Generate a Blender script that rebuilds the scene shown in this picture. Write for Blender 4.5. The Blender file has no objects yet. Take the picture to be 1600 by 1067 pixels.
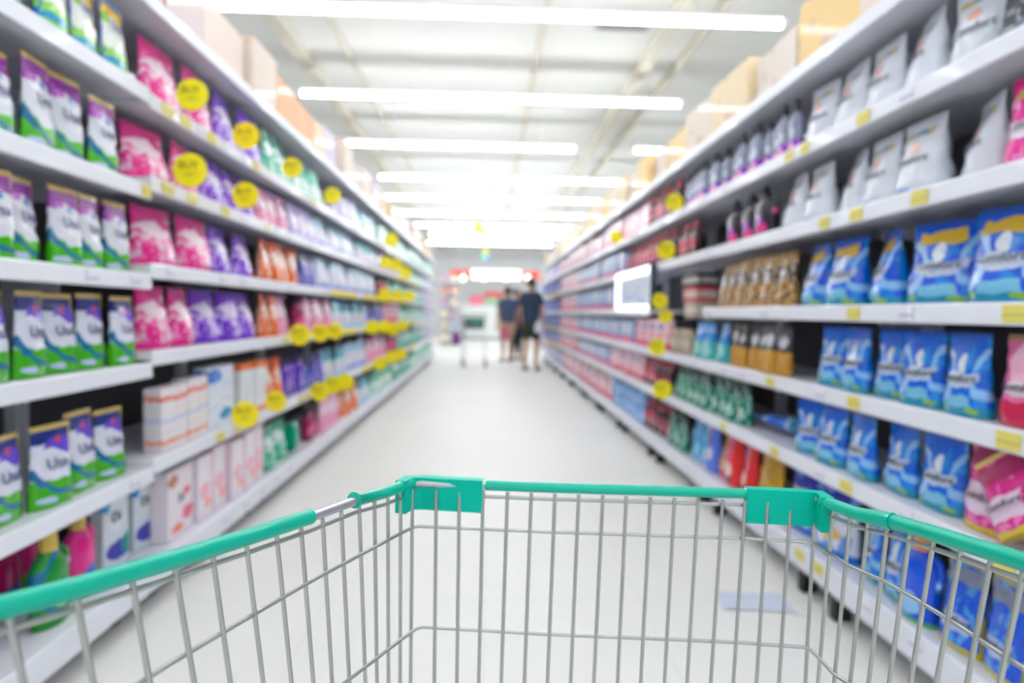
import bpy, math, random
from mathutils import Vector, Matrix, noise
random.seed(7)
S = bpy.context.scene
COL = S.collection
PI = math.pi
R = math.radians

# ------------------------------------------------------------------ camera
F = 1000.0                      # focal length in pixels of a 1600 px wide frame
H = 1.10                        # camera height
YAW, PITCH, ROLL = R(2.18), R(2.62), R(0.92)
cam_d = bpy.data.cameras.new('camera'); cam = bpy.data.objects.new('camera', cam_d); COL.objects.link(cam)
cam_d.sensor_width = 36.0; cam_d.lens = 36.0*F/1600
CM = Matrix.Rotation(-YAW, 4, 'Z') @ Matrix.Rotation(PI/2-PITCH, 4, 'X') @ Matrix.Rotation(ROLL, 4, 'Z')
cam.matrix_world = Matrix.Translation((0, 0, H)) @ CM
cam_d.clip_start = 0.02
cam_d.dof.use_dof = True; cam_d.dof.focus_distance = 0.57; cam_d.dof.aperture_fstop = 3.2
S.camera = cam
S.view_settings.view_transform = 'Standard'; S.view_settings.look = 'None'
S.view_settings.exposure = 0.3; S.view_settings.gamma = 1.0; S.view_settings.use_curve_mapping = False
w = bpy.data.worlds.new('world'); S.world = w; w.use_nodes = True
w.node_tree.nodes['Background'].inputs[0].default_value = (.9, .95, 1, 1)
w.node_tree.nodes['Background'].inputs[1].default_value = 0.6
TUBE = 24.0                     # radiance of the fluorescent tubes

def ray(px, py):                # direction (with y component 1) through a pixel
    v = CM.to_3x3() @ Vector(((px-800)/F, -(py-533.5)/F, -1)); return v/v.y
def atD(px, py, D):             # point on the pixel's ray D below the camera
    v = ray(px, py); t = D/-v.z; return Vector((v.x*t, t, H-D))
def atY(px, py, Y):
    v = ray(px, py); return Vector((v.x*Y, Y, H+v.z*Y))

# ------------------------------------------------------------------ materials
def lin(c):
    if isinstance(c, str):
        c = [int(c[i:i+2], 16)/255 for i in (0, 2, 4)]
    return tuple((x/12.92 if x <= .04045 else ((x+.055)/1.055)**2.4) for x in c)+(1,)
MATS = {}
def mat(name, c, rough=.5, metal=0, emit=0, coat=0, bump=0, bs=40, alpha=1, trans=0, spec=.5):
    if name in MATS: return MATS[name]
    m = bpy.data.materials.new(name); m.use_nodes = True; MATS[name] = m
    nt = m.node_tree; b = nt.nodes['Principled BSDF']
    b.inputs['Base Color'].default_value = lin(c); b.inputs['Roughness'].default_value = rough
    b.inputs['Metallic'].default_value = metal; b.inputs['Coat Weight'].default_value = coat
    b.inputs['Specular IOR Level'].default_value = spec
    b.inputs['Transmission Weight'].default_value = trans
    if emit:
        b.inputs['Emission Color'].default_value = lin(c); b.inputs['Emission Strength'].default_value = emit
    if bump:
        addbump(nt, b, bump, bs)
    return m
def addbump(nt, b, k, s):
    n = nt.nodes.new('ShaderNodeTexNoise'); n.inputs['Scale'].default_value = s; n.inputs['Detail'].default_value = 2
    tc = nt.nodes.new('ShaderNodeTexCoord'); nt.links.new(tc.outputs['Object'], n.inputs['Vector'])
    bp = nt.nodes.new('ShaderNodeBump'); bp.inputs['Strength'].default_value = k; bp.inputs['Distance'].default_value = .01
    nt.links.new(n.outputs[0], bp.inputs['Height']); nt.links.new(bp.outputs[0], b.inputs['Normal'])
def ink(c, k=1.36):
    """packaging inks: a little purer than the hex they are written as"""
    r_ = [int(c[i:i+2], 16)/255 for i in (0, 2, 4)]; y = .3*r_[0]+.59*r_[1]+.11*r_[2]
    q = .93 if max(r_)-min(r_) > .35 else 1
    return lin([q*min(1, max(0, y+(v_-y)*k)) for v_ in r_])
def art(name, base, layers, rough=.21, warp=.06, bump=.7, bs=18, coat=.1):
    """printed packaging film: flat print colours laid out over the front (x across, z up, both 0..1)"""
    if name in MATS: return MATS[name]
    m = bpy.data.materials.new(name); m.use_nodes = True; MATS[name] = m
    nt = m.node_tree; N = nt.nodes; L = nt.links; b = N['Principled BSDF']
    b.inputs['Roughness'].default_value = rough; b.inputs['Coat Weight'].default_value = coat
    tc = N.new('ShaderNodeTexCoord'); ns = N.new('ShaderNodeTexNoise'); ns.inputs['Scale'].default_value = 2.6
    L.new(tc.outputs['Generated'], ns.inputs['Vector'])
    a = N.new('ShaderNodeVectorMath'); a.operation = 'SUBTRACT'; a.inputs[1].default_value = (.5, .5, .5); L.new(ns.outputs['Color'], a.inputs[0])
    c = N.new('ShaderNodeVectorMath'); c.operation = 'MULTIPLY_ADD'; c.inputs[1].default_value = (warp*3,)*3
    L.new(a.outputs[0], c.inputs[0]); L.new(tc.outputs['Generated'], c.inputs[2])
    sp = N.new('ShaderNodeSeparateXYZ'); L.new(c.outputs[0], sp.inputs[0])
    def mth(op, i, *v):
        n = N.new('ShaderNodeMath'); n.operation = op; L.new(i, n.inputs[0])
        for k, x in enumerate(v):
            if hasattr(x, 'links'): L.new(x, n.inputs[k+1])
            else: n.inputs[k+1].default_value = x
        return n.outputs[0]
    cur = None
    for l in layers:
        k = l[0]
        if k == 'z': f = mth('COMPARE', sp.outputs[2], (l[1]+l[2])/2, (l[2]-l[1])/2)
        elif k == 'x': f = mth('COMPARE', sp.outputs[0], (l[1]+l[2])/2, (l[2]-l[1])/2)
        elif k == 'r':
            f = mth('MULTIPLY', mth('COMPARE', sp.outputs[0], (l[1]+l[2])/2, (l[2]-l[1])/2), mth('COMPARE', sp.outputs[2], (l[3]+l[4])/2, (l[4]-l[3])/2))
        elif k in 'eo':
            s = N.new('ShaderNodeVectorMath'); s.operation = 'SUBTRACT'; L.new(c.outputs[0], s.inputs[0]); s.inputs[1].default_value = (l[1], 0, l[2])
            q = N.new('ShaderNodeVectorMath'); q.operation = 'MULTIPLY'; L.new(s.outputs[0], q.inputs[0]); q.inputs[1].default_value = (1/l[3], 0, 1/l[4])
            d = N.new('ShaderNodeVectorMath'); d.operation = 'LENGTH'; L.new(q.outputs[0], d.inputs[0])
            f = mth('LESS_THAN', d.outputs['Value'], 1.0) if k == 'e' else mth('COMPARE', d.outputs['Value'], 1.0, l[5])
        elif k == 'n':
            n2 = N.new('ShaderNodeTexNoise'); n2.inputs['Scale'].default_value = l[1]; n2.inputs['Detail'].default_value = 1
            L.new(tc.outputs['Generated'], n2.inputs['Vector']); f = mth('GREATER_THAN', n2.outputs[0], l[2])
        mx = N.new('ShaderNodeMix'); mx.data_type = 'RGBA'; L.new(f, mx.inputs['Factor'])
        if cur is None: mx.inputs['A'].default_value = ink(base)
        else: L.new(cur, mx.inputs['A'])
        mx.inputs['B'].default_value = ink(l[-1]); cur = mx.outputs['Result']
    if cur is None: b.inputs['Base Color'].default_value = ink(base)
    else: L.new(cur, b.inputs['Base Color'])
    if bump: addbump(nt, b, bump, bs)
    return m

# ------------------------------------------------------------------ mesh collector
class MB:
    def __init__(s): s.v = []; s.f = []; s.mi = []; s.sm = []; s.m = 0
    def add(s, vs, fs, smooth=False):
        o = len(s.v); s.v += [tuple(x) for x in vs]
        for f in fs: s.f.append([i+o for i in f]); s.mi.append(s.m); s.sm.append(smooth)
        return s
    def box(s, x0, x1, y0, y1, z0, z1, b=0):
        if b:                                   # chamfered box: one ring of bevel all round
            vs = []; ring = lambda x0, x1, y0, y1, c: [(x0+c, y0), (x1-c, y0), (x1, y0+c), (x1, y1-c), (x1-c, y1), (x0+c, y1), (x0, y1-c), (x0, y0+c)]
            for z, e in ((z0, b), (z0+b, 0), (z1-b, 0), (z1, b)):
                vs += [(x, y, z) for x, y in ring(x0+e, x1-e, y0+e, y1-e, b*.6)]
            fs = [list(range(7, -1, -1)), list(range(24, 32))]
            for k in range(3):
                for i in range(8): fs.append([k*8+i, k*8+(i+1) % 8, k*8+8+(i+1) % 8, k*8+8+i])
            return s.add(vs, fs)
        vs = [(x, y, z) for z in (z0, z1) for x, y in ((x0, y0), (x1, y0), (x1, y1), (x0, y1))]
        return s.add(vs, [[3, 2, 1, 0], [4, 5, 6, 7], [0, 1, 5, 4], [1, 2, 6, 5], [2, 3, 7, 6], [3, 0, 4, 7]])
    def tube(s, pts, r, n=8, caps=True):
        pts = [Vector(p) for p in pts]; rs = r if isinstance(r, (list, tuple)) else [r]*len(pts)
        vs = []; up = None
        for i, p in enumerate(pts):
            a = pts[max(i-1, 0)]; b = pts[min(i+1, len(pts)-1)]; t = (b-a).normalized()
            if up is None:
                up = t.orthogonal().normalized()
            up = (up-t*up.dot(t)).normalized(); q = t.cross(up)
            for k in range(n):
                an = 2*PI*k/n; vs.append(p+(up*math.cos(an)+q*math.sin(an))*rs[i])
        fs = [[i*n+k, i*n+(k+1) % n, (i+1)*n+(k+1) % n, (i+1)*n+k] for i in range(len(pts)-1) for k in range(n)]
        s.add(vs, fs, True)
        if caps:
            s.add(vs[:n], [list(range(n-1, -1, -1))]); s.add(vs[-n:], [list(range(n))])
        return s
    def loft(s, rings, smooth=True, caps=True):
        n = len(rings[0]); vs = [p for r in rings for p in r]
        s.add(vs, [[i*n+k, i*n+(k+1) % n, (i+1)*n+(k+1) % n, (i+1)*n+k] for i in range(len(rings)-1) for k in range(n)], smooth)
        if caps: s.add(rings[0], [list(range(n-1, -1, -1))]); s.add(rings[-1], [list(range(n))])
        return s
    def lathe(s, prof, n=16, sx=1, sy=1, cx=0, cy=0):
        return s.loft([[(cx+r*sx*math.cos(2*PI*k/n), cy+r*sy*math.sin(2*PI*k/n), z) for k in range(n)] for r, z in prof])
    def ball(s, c, rx, ry, rz, n=12, m=8):
        return s.loft([[(c[0]+rx*math.sin(PI*(j+.02)/(m+.04))*math.cos(2*PI*k/n), c[1]+ry*math.sin(PI*(j+.02)/(m+.04))*math.sin(2*PI*k/n), c[2]-rz*math.cos(PI*(j+.02)/(m+.04))) for k in range(n)] for j in range(m+1)])
    def mesh(s, name, mats):
        me = bpy.data.meshes.new(name); me.from_pydata(s.v, [], s.f)
        for m in mats: me.materials.append(m)
        me.polygons.foreach_set('material_index', s.mi); me.polygons.foreach_set('use_smooth', s.sm); me.update(); return me
def obj(name, me, parent=None, loc=None):
    if isinstance(me, tuple): me = me[0].mesh(name, me[1] if isinstance(me[1], list) else [me[1]])
    o = bpy.data.objects.new(name, me); COL.objects.link(o)
    if parent: o.parent = parent
    if loc is not None: o.location = loc
    return o
def tag(o, label, cat, group=None):
    o['label'] = label; o['category'] = cat
    if group: o['group'] = group
    return o
def thing(name, label, cat, loc=(0, 0, 0), rz=0, group=None):
    o = bpy.data.objects.new(name, None); COL.objects.link(o); o.empty_display_size = .05
    o.location = loc; o.rotation_euler = (0, 0, rz); return tag(o, label, cat, group)
def struct(name, mb, m, parent=None):
    o = obj(name, (mb, m), parent); o['kind'] = 'structure'; return o
_txt = {}
def text_mesh(s, size, m, bold=0, surf=None, x=0, z=0, ext=.0006, sx=1):
    """lettering standing in the xz plane, facing -y, laid on the surface surf(x, z)"""
    key = (s, size, m.name, bold, x, z, sx)
    if key in _txt: return _txt[key]
    cu = bpy.data.curves.new('lettering', 'FONT'); cu.body = s; cu.size = size; cu.align_x = 'CENTER'; cu.align_y = 'CENTER'
    cu.extrude = ext; cu.offset = bold; cu.resolution_u = 3
    o = bpy.data.objects.new('tmp', cu); COL.objects.link(o)
    bpy.context.view_layer.update()
    me = bpy.data.meshes.new_from_object(o.evaluated_get(bpy.context.evaluated_depsgraph_get()))
    bpy.data.objects.remove(o); me.materials.clear(); me.materials.append(m)
    for v in me.vertices:
        X, Z, d = v.co.x*sx+x, v.co.y+z, v.co.z
        v.co = (X, (surf(X, Z) if surf else 0)-d-.002, Z)
    _txt[key] = me; return me

# ------------------------------------------------------------------ room
M_floor = mat('polished_floor', 'ecebe8', .46, coat=.0, spec=.2)
nt = M_floor.node_tree; N = nt.nodes; b = N['Principled BSDF']
tc = N.new('ShaderNodeTexCoord'); n1 = N.new('ShaderNodeTexNoise'); n1.inputs['Scale'].default_value = 1.1; n1.inputs['Detail'].default_value = 4
cr = N.new('ShaderNodeMix'); cr.data_type = 'RGBA'; cr.inputs['A'].default_value = lin('e9e8e5'); cr.inputs['B'].default_value = lin('f1f1ef')
nt.links.new(tc.outputs['Object'], n1.inputs[0]); nt.links.new(n1.outputs[0], cr.inputs['Factor'])
bk = N.new('ShaderNodeTexBrick'); bk.offset = 0; bk.inputs['Scale'].default_value = 1; bk.inputs['Brick Width'].default_value = .6; bk.inputs['Row Height'].default_value = .6
bk.inputs['Mortar Size'].default_value = .0015; bk.inputs['Mortar'].default_value = lin('dedcd8')
nt.links.new(tc.outputs['Object'], bk.inputs['Vector']); nt.links.new(cr.outputs['Result'], bk.inputs['Color1']); nt.links.new(cr.outputs['Result'], bk.inputs['Color2'])
nt.links.new(bk.outputs['Color'], b.inputs['Base Color'])
M_ceil = mat('ceiling_paint', 'dddeda', .8)
M_wall = mat('wall_paint', 'e2e5e6', .8)
M_beam = mat('beam_paint', 'cfcabb', .7)
X0, X1, Y0, Y1, HC = -9, 9, -6, 32, 4.25
struct('floor', MB().box(X0, X1, Y0, Y1, -.1, 0), M_floor)
struct('ceiling', MB().box(X0, X1, Y0, Y1, HC, HC+.1), M_ceil)
struct('wall_back', MB().box(X0, X1, Y1, Y1+.1, 0, HC), M_wall)
struct('wall_front', MB().box(X0, X1, Y0-.1, Y0, 0, HC), M_wall)
struct('wall_left', MB().box(X0-.1, X0, Y0, Y1, 0, HC), M_wall)
struct('wall_right', MB().box(X1, X1+.1, Y0, Y1, 0, HC), M_wall)
for i, (x, wd, dp) in enumerate(((-2.32, .16, .10), (-1.75, .05, .05), (.56, .07, .05), (1.9, .13, .12), (2.32, .06, .10))):
    struct('trim_%d' % (i+1), MB().box(x-wd/2, x+wd/2, Y0, Y1, HC-dp, HC), M_beam)
M_grille = mat('grille_grey', 'a9aca8', .6)
v = thing('ceiling_vent', 'grey rectangular air vent in the ceiling behind the nearest visible lamp row', 'vent', (1.42, 6.95, HC))
obj('frame', (MB().box(-.3, .3, -.22, .22, -.03, 0, .008), M_grille), v)
sl = MB()
for k in range(9): sl.box(-.26, .26, -.19+k*.045, -.17+k*.045, -.045, -.03)
obj('louvre', (sl, mat('louvre_grey', '8d918e', .6)), v)

# lamps
M_tube = mat('fluorescent_tube', 'f9fcff', .5, emit=TUBE)
M_white = mat('white_enamel', 'eeeef2', .4)
ROWS = [(-3.75, -2.4, 2.8), (-1.35, -2.4, 2.8), (1.05, -2.4, 2.8), (3.45, -2.4, 2.8), (5.95, -2.50, 2.70), (8.25, -2.40, 2.44), (10.62, -2.35, 1.40),
        (13.2, -2.25, 3.0), (15.5, -2.5, 2.96), (17.9, -2.66, 2.9), (20.4, -2.65, 2.95), (22.8, -2.1, 3.2), (25.6, -2.6, 3.1)]
OR = ['first', 'second', 'third', 'fourth', 'fifth', 'sixth', 'seventh', 'eighth', 'ninth', 'tenth', 'eleventh', 'twelfth', 'thirteenth', 'fourteenth', 'fifteenth', 'sixteenth', 'seventeenth', 'eighteenth', 'nineteenth', 'twentieth']
def ordw(n): return OR[n] if n < len(OR) else '%d%s' % (n+1, 'st' if (n+1) % 10 == 1 else 'nd' if (n+1) % 10 == 2 else 'rd' if (n+1) % 10 == 3 else 'th')
def lamp(xa, xb, y, label, group, hz=3.79):
    t = thing('ceiling_lamp', label, 'ceiling lamp', ((xa+xb)/2, y, hz), 0, group); L = (xb-xa)/2
    obj('housing', (MB().box(-L, L, -.035, .035, .035, .085, .01), M_white), t)
    obj('fluorescent_tube', (MB().tube([(-L+.03, 0, 0), (L-.03, 0, 0)], .027, 10), M_tube), t)
    for s in (-1, 1): obj('end_cap', (MB().box(s*L-.03, s*L+.03, -.03, .03, -.03, .05, .006), M_white), t)
    for s in (-.7, .7): obj('suspension_rod', (MB().tube([(s*L, 0, .085), (s*L, 0, HC-hz)], .005, 6), M_white), t)
for i, (y, xa, xb) in enumerate(ROWS):
    if i < 4:
        lamp(xa, xb, y, 'long white lamp over the aisle above and behind the trolley, outside the picture top', 'overhead lamp rows near the camera')
    else:
        lamp(xa, xb, y, 'long white fluorescent lamp across the aisle ceiling, %s row from the top of the picture' % OR[i-4], 'fluorescent lamp rows over the aisle')
lamp(2.36, 2.9, 10.6, 'short white lamp piece right of the third lamp row', 'fluorescent lamp rows over the aisle')
for y in range(-4, 30, 4):  # unseen rows over the next aisles, added to light the ceiling evenly
    for s in (-1, 1):
        lamp(s*6.2-2.2, s*6.2+2.2, y, 'unseen white lamp over the neighbouring aisle, added to even the ceiling light', 'unseen lamps added over the neighbouring aisles')

# ------------------------------------------------------------------ shelving
M_sh = mat('shelf_enamel', 'e6e8f2', .35, coat=.2)
M_rail = mat('price_rail_plastic', 'e9ecf6', .42, coat=.12)
M_back = mat('back_panel_grey', '54555a', .7)
M_foot = mat('foot_black', '1c1c1e', .5)
M_ytag = art('yellow_tag_card', 'efe592', [('z', .35, .5, 'c9be78'), ('r', .1, .55, .62, .8, 'bdb26c')], .5, 0, 0)
M_wtag = art('white_tag_card', 'eeeef6', [('z', .3, .42, '9a96c0'), ('r', .1, .5, .6, .8, '777799')], .5, 0, 0)
M_ystrip = mat('yellow_strip_card', 'f2dc2a', .4)
XL, XR = 1.20, 1.21
BASE = {-1: 1.18, 1: 1.24}
HA = {-1: [.17, .515, .895, 1.21, 1.525, 1.862, 2.20], 1: [.20, .555, .842, 1.137, 1.463, 1.772, 2.09]}
HB = {-1: [.17, .54, .935, 1.25, 1.56, 1.85, 2.20], 1: HA[1]}
EDGES = {-1: [1.12+1.22*k for k in range(12)], 1: [1.14+1.22*k for k in range(12)]}
SN = {-1: 'left', 1: 'right'}
def xf(side, k): return BASE[side] if k == 0 else (XL if side < 0 else XR)
def sh(side, k, z): return (HA if z < EDGES[-1][1] else HB)[side][k]
mesh_cache = {}
SHELF = {}                     # (side, bay, k) -> shelf object, for the tags
for side in (-1, 1):
    for i in range(11):
        ya, yb = EDGES[side][i], EDGES[side][i+1]; L = yb-ya; hs = (HA if i == 0 else HB)[side]
        t = thing('shelving_unit', 'white shelving bay on the %s of the aisle, %s bay from the camera' % (SN[side], OR[i]), 'shelving', (side*1.75, ya, 0), 0, '%s shelving bays' % SN[side])
        q = lambda x: side*(x-1.75)     # aisle distance -> local x
        def bx(mb, a, b_, *r, **k): xa, xb = sorted((q(a), q(b_))); return mb.box(xa, xb, *r, **k)
        obj('back_panel', (bx(MB(), 1.70, 1.72, 0, L, .05, hs[6]-.02), M_back), t)
        for yy in (.003, L-.033):
            obj('upright', (bx(MB(), 1.66, 1.70, yy, yy+.03, 0, hs[6]), M_sh), t)
        bs = obj('base_shelf', (bx(MB(), BASE[side]+.012, 1.66, .002, L-.002, .10, hs[0]), M_sh), t)
        obj('price_rail', (bx(MB(), BASE[side], BASE[side]+.012, .002, L-.002, hs[0]-.085, hs[0]+.004, b=.003), M_rail), bs)
        SHELF[side, i, 0] = bs
        for yy in (.1, L-.14):
            obj('foot', (bx(MB(), 1.27, 1.33, yy, yy+.04, 0, .10).add([], []), M_foot), t)
        for k in range(1, 7):
            if side == 1 and i == 2 and k == 3: continue
            X = xf(side, k); b2 = bx(MB(), X+.012, 1.66, .002, L-.002, hs[k]-.028, hs[k]); 
            for yy in (.036, L-.048): bx(b2, 1.50, 1.66, yy, yy+.012, hs[k]-.07, hs[k]-.028)
            so = obj('shelf', (b2, M_sh), t)
            # price rail: a C-shaped strip tilted back a little
            mb = MB(); pr = [(X, hs[k]-.046), (X+.004, hs[k]-.05), (X+.012, hs[k]-.046), (X+.012, hs[k]+.002), (X+.006, hs[k]+.006), (X+.003, hs[k])]
            mb.loft([[(q(a), yy, z) for a, z in pr] for yy in (.002, L-.002)], smooth=False)
            obj('price_rail', (mb, M_rail), so); SHELF[side, i, k] = so
def bay_of(side, y):
    for i in range(11):
        if EDGES[side][i] <= y < EDGES[side][i+1]: return i
    return 10
TAKEN = {}
def price_tag(side, k, y, wd=.085, m=None, strip=0):
    i = bay_of(side, y)
    if (side, i, k) not in SHELF: return
    X = (BASE[side] if k == 0 else xf(side, k)); h = sh(side, k, y)
    y0 = max(y-wd/2, EDGES[side][i]+.005)-EDGES[side][i]; y1 = min(y+wd/2, EDGES[side][i+1]-.005)-EDGES[side][i]
    xa, xb = sorted((side*(X-.0022-1.75), side*(X-.0002-1.75)))
    for u, v_ in TAKEN.setdefault((side, i, k), []):
        if y0 < v_ and y1 > u: return
    TAKEN[side, i, k].append((y0, y1))
    zc = h-.022 if k else h-.035
    obj('yellow_strip' if strip else 'price_tag', (MB().box(xa, xb, y0, y1, zc-.021, zc+.021), m or M_ytag), SHELF[side, i, k])
SR = .0161
def pz(side, px, k, X=1.25):    # distance down the aisle of a pixel column on shelf k's product front
    r = (H-sh(side, k, 2)-.1)/X; dx = px-762
    return X/abs(ray(px, 488+r*abs(dx)+SR*dx).x)

# ------------------------------------------------------------------ products
def gen_pouch(w, h, d, seed, flat=.06, gus=.85, crumple=.009, n=24, m=14):
    """stand-up pouch: lens-shaped rings, full at the foot, pinched to a flat seal on top"""
    def W(v): return w/2*(1-.11*math.sin(PI*min(v*.75, 1)/1.0)**1.5)
    def T(v):
        if v < .12: return d/2*(gus+(1-gus)*v/.12)
        if v > 1-flat: return .0018
        u = (v-.12)/(1-flat-.12); return max(.0018, d/2*(1-u**1.5))
    def ring(v):
        out = []
        for k in range(n):
            a = 2*PI*k/n; c, s = math.cos(a), math.sin(a); x = W(v)*math.copysign(abs(c)**.75, c); y = T(v)*math.copysign(abs(s)**1.15, s)
            nn = noise.noise(Vector((x*22+seed*7, v*6+y*9, seed*3.1)))*crumple*(1-abs(2*v-1)**4)
            out.append((x, y+(nn if y > 0 else -nn), v*h+(0 if v > 0 else 0)))
        return out
    surf = lambda x, z: -T(max(0, min(1, z/h)))*max(0, 1-min(1, abs(x)/(w/2*.97))**2.6)**.57-crumple*.6
    body = [ring(1e-4+(1-flat)*j/m) for j in range(m+1)]
    top = [ring(1-flat+flat*j/2) for j in range(3)]
    return body, top, surf
def gen_profile(kind, w, h, d):
    r = w/2
    P = {'round': [(.9*r, 0), (r, .012), (r, .5*h), (.93*r, .62*h), (.6*r, .72*h), (.32*r, .78*h)],
         'slim': [(.85*r, 0), (r, .015), (.88*r, .35*h), (r, .6*h), (.7*r, .74*h), (.34*r, .8*h)]}[kind]
    return P
K = {}
def kind(key, name, cat, look, geom, w, h, d, m, m2=None, text=None, **kw):
    K[key] = dict(name=name, cat=cat, look=look, geom=geom, w=w, h=h, d=d, m=m, m2=m2, text=text, **kw)
NAVY = mat('ink_navy', '33337c', .5); INKK = mat('ink_black', '25262e', .5); WHI = mat('ink_white', 'ececf6', .5)
GOLD = mat('seal_gold', 'd9bd62', .3, coat=.5)
A = art
GR, TB, PU, WH = '58b82a', '0f6f96', '8e2a9c', 'e3e6ee'
usa_p = A('film_purple_green', WH, [('n', 7, .62, 'f4f4fa'), ('z', -.1, .36, GR), ('e', .55, .36, .34, .07, WH), ('o', .9, .62, .95, .5, .06, TB), ('z', .76, 1.1, PU), ('e', .5, .70, .36, .15, WH), ('e', .3, .83, .16, .06, 'c46ad0'), ('e', .25, .09, .2, .05, 'cfd8f0'), ('e', .62, .78, .1, .05, '2f86cc'), ('x', .93, 1.1, 'd8c878')])
usa_b = A('film_violet_green', 'dfe3f0', [('z', -.1, .36, '54b02c'), ('o', .9, .68, .95, .52, .06, '0a6c98'), ('z', .84, 1.1, '1f3270'), ('e', .65, .76, .36, .13, '6b4fc0'), ('e', .4, .58, .38, .18, 'e6e9f4'), ('e', .62, .86, .07, .04, 'c4605e'), ('e', .3, .1, .2, .05, 'ccd6f2'), ('x', .92, 1.1, 'e2cb62')])
lime = A('film_lime_white', 'e9eedd', [('z', -.1, .35, 'a6dd7c'), ('e', .4, .2, .4, .06, '2f9fc4'), ('z', .8, 1.1, 'f3cc3c'), ('e', .4, .62, .4, .25, 'eef0ee'), ('e', .2, .8, .16, .1, '9ad34e'), ('x', -.1, .06, '2f78c8'), ('x', .93, 1.1, '3b86d8')])
kind('usa_p', 'refill_pouch', 'pouch', 'purple, white and green refill pouch', 'pouch', .138, .255, .06, usa_p, GOLD, ('Usa', .044, NAVY, .55))
kind('usa_b', 'refill_pouch', 'pouch', 'violet-topped green and white refill pouch', 'pouch', .138, .255, .06, usa_b, GOLD, ('Usa', .046, NAVY, .53))
kind('lime', 'refill_pouch', 'pouch', 'white and lime refill pouch with yellow top', 'pouch', .155, .25, .06, lime, mat('seal_blue', '2f78c8', .4), ('Usa', .045, NAVY, .68))
def bagart(nm, a, b2, c, extra=()):
    return A(nm, a, [('n', 4, .54, b2), ('e', .42, .66, .34, .15, c), ('n', 8, .60, c), ('e', .66, .36, .2, .13, b2), ('o', .3, .2, .5, .3, .09, c), ('z', -.1, .12, a), ('z', .86, 1.1, a)]+list(extra), warp=.16, bump=1)
kind('pink', 'detergent_bag', 'bag', 'hot pink detergent bag', 'pouch', .235, .285, .12, bagart('film_hot_pink', 'de3a94', 'f294c2', 'f4dfea'), mat('seal_pink', 'c22e7c', .35))
kind('purple', 'detergent_bag', 'bag', 'purple and lavender detergent bag', 'pouch', .225, .285, .12, bagart('film_purple', '7434bc', 'b190e0', 'e3daf2'), mat('seal_purple', '4c2290', .35))
kind('green', 'detergent_bag', 'bag', 'emerald green detergent bag', 'pouch', .19, .26, .09, bagart('film_emerald', '10a584', '6fd3bd', 'dff0ee'), mat('seal_green', '0c6c58', .35))
kind('orange', 'detergent_bag', 'bag', 'orange and white detergent bag', 'pouch', .17, .26, .08, bagart('film_orange', 'ee7136', 'f3a468', 'f4e6dc'), mat('seal_orange', 'd85c2c', .35))
kind('pinkw', 'detergent_bag', 'bag', 'pale pink and lilac detergent bag', 'pouch', .18, .26, .08, bagart('film_pale_pink', 'eab0cc', 'e2619a', 'f2e6ee'), mat('seal_lilac', 'b48ac6', .35))
kind('wblue', 'softener_pouch', 'pouch', 'white softener pouch with blue lettering', 'pouch', .20, .25, .08, A('film_white_blue', 'e6eaf6', [('z', -.1, .22, 'a9b9e8'), ('e', .5, .8, .5, .12, 'a8d8ec'), ('n', 4, .6, 'c7cdf0'), ('e', .7, .15, .25, .08, '4a58b8')]), mat('seal_sky', '8cc4de', .35), ('Fineline', .035, NAVY, .45))
kind('aqua', 'softener_pouch', 'pouch', 'aqua and white softener pouch', 'pouch', .20, .25, .08, A('film_aqua', 'dfecf2', [('z', .6, 1.1, '74c4dc'), ('n', 5, .58, 'b3dfec'), ('e', .4, .3, .3, .14, 'e9d6e6'), ('z', -.1, .12, 'a3cde6')]), mat('seal_teal', '2d8fae', .35))
kind('teal', 'softener_pouch', 'pouch', 'mint green and white softener pouch', 'pouch', .20, .25, .08, A('film_mint', 'c9ece2', [('z', .6, 1.1, '5fcfae'), ('n', 5, .58, '8adcc4'), ('e', .4, .35, .3, .16, 'eef4f6')]), mat('seal_mint', '2aa787', .35))
kind('lilac', 'softener_pouch', 'pouch', 'lilac and white softener pouch', 'pouch', .19, .25, .08, A('film_lilac', 'dcd6ee', [('n', 5, .55, 'ab9ad8'), ('e', .5, .5, .3, .2, 'f0ecf4'), ('z', -.1, .14, '6d5db4')]), mat('seal_violet', '7a66bc', .35))
kind('violet', 'softener_bottle', 'bottle', 'violet softener bottle', 'slim', .15, .27, .07, A('plastic_violet', '8a63cc', [('x', -.1, .45, '5c2ea8'), ('e', .62, .45, .25, .28, 'c9b6ea')], bump=0), mat('cap_violet', '3d2478', .3))
kind('navyv', 'softener_pouch', 'pouch', 'navy and violet softener pouch', 'pouch', .17, .24, .07, A('film_navy_violet', '4657ae', [('n', 5, .55, 'b6a9e4'), ('z', .75, 1.1, '2b3266'), ('z', -.1, .12, '2850a0')]), mat('seal_navy', '2b3266', .35))
kind('magenta', 'softener_bottle', 'bottle', 'dark magenta softener bottle', 'slim', .12, .25, .08, A('plastic_magenta', '8a2452', [('e', .5, .4, .4, .2, 'd65a92')], bump=0), mat('cap_plum', '5b2444', .3))
kind('obox', 'powder_box', 'box', 'white powder box with orange print', 'box', .22, .27, .07, A('carton_white_orange', 'eceaf0', [('z', .1, .17, 'f0a070'), ('z', .78, .86, 'ee8e7e'), ('n', 9, .62, 'f3d9cc'), ('z', .44, .5, 'cdd3ea')], .45, .05, 0), None)
kind('bbox', 'powder_box', 'box', 'white powder box with blue print', 'box', .20, .28, .07, A('carton_white_blue', 'e9edf6', [('e', .2, .85, .3, .12, '4a86cc'), ('e', .7, .2, .3, .1, '2f8fbe'), ('n', 8, .62, 'c8d8f0')], .45, .05, 0), None)
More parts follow.
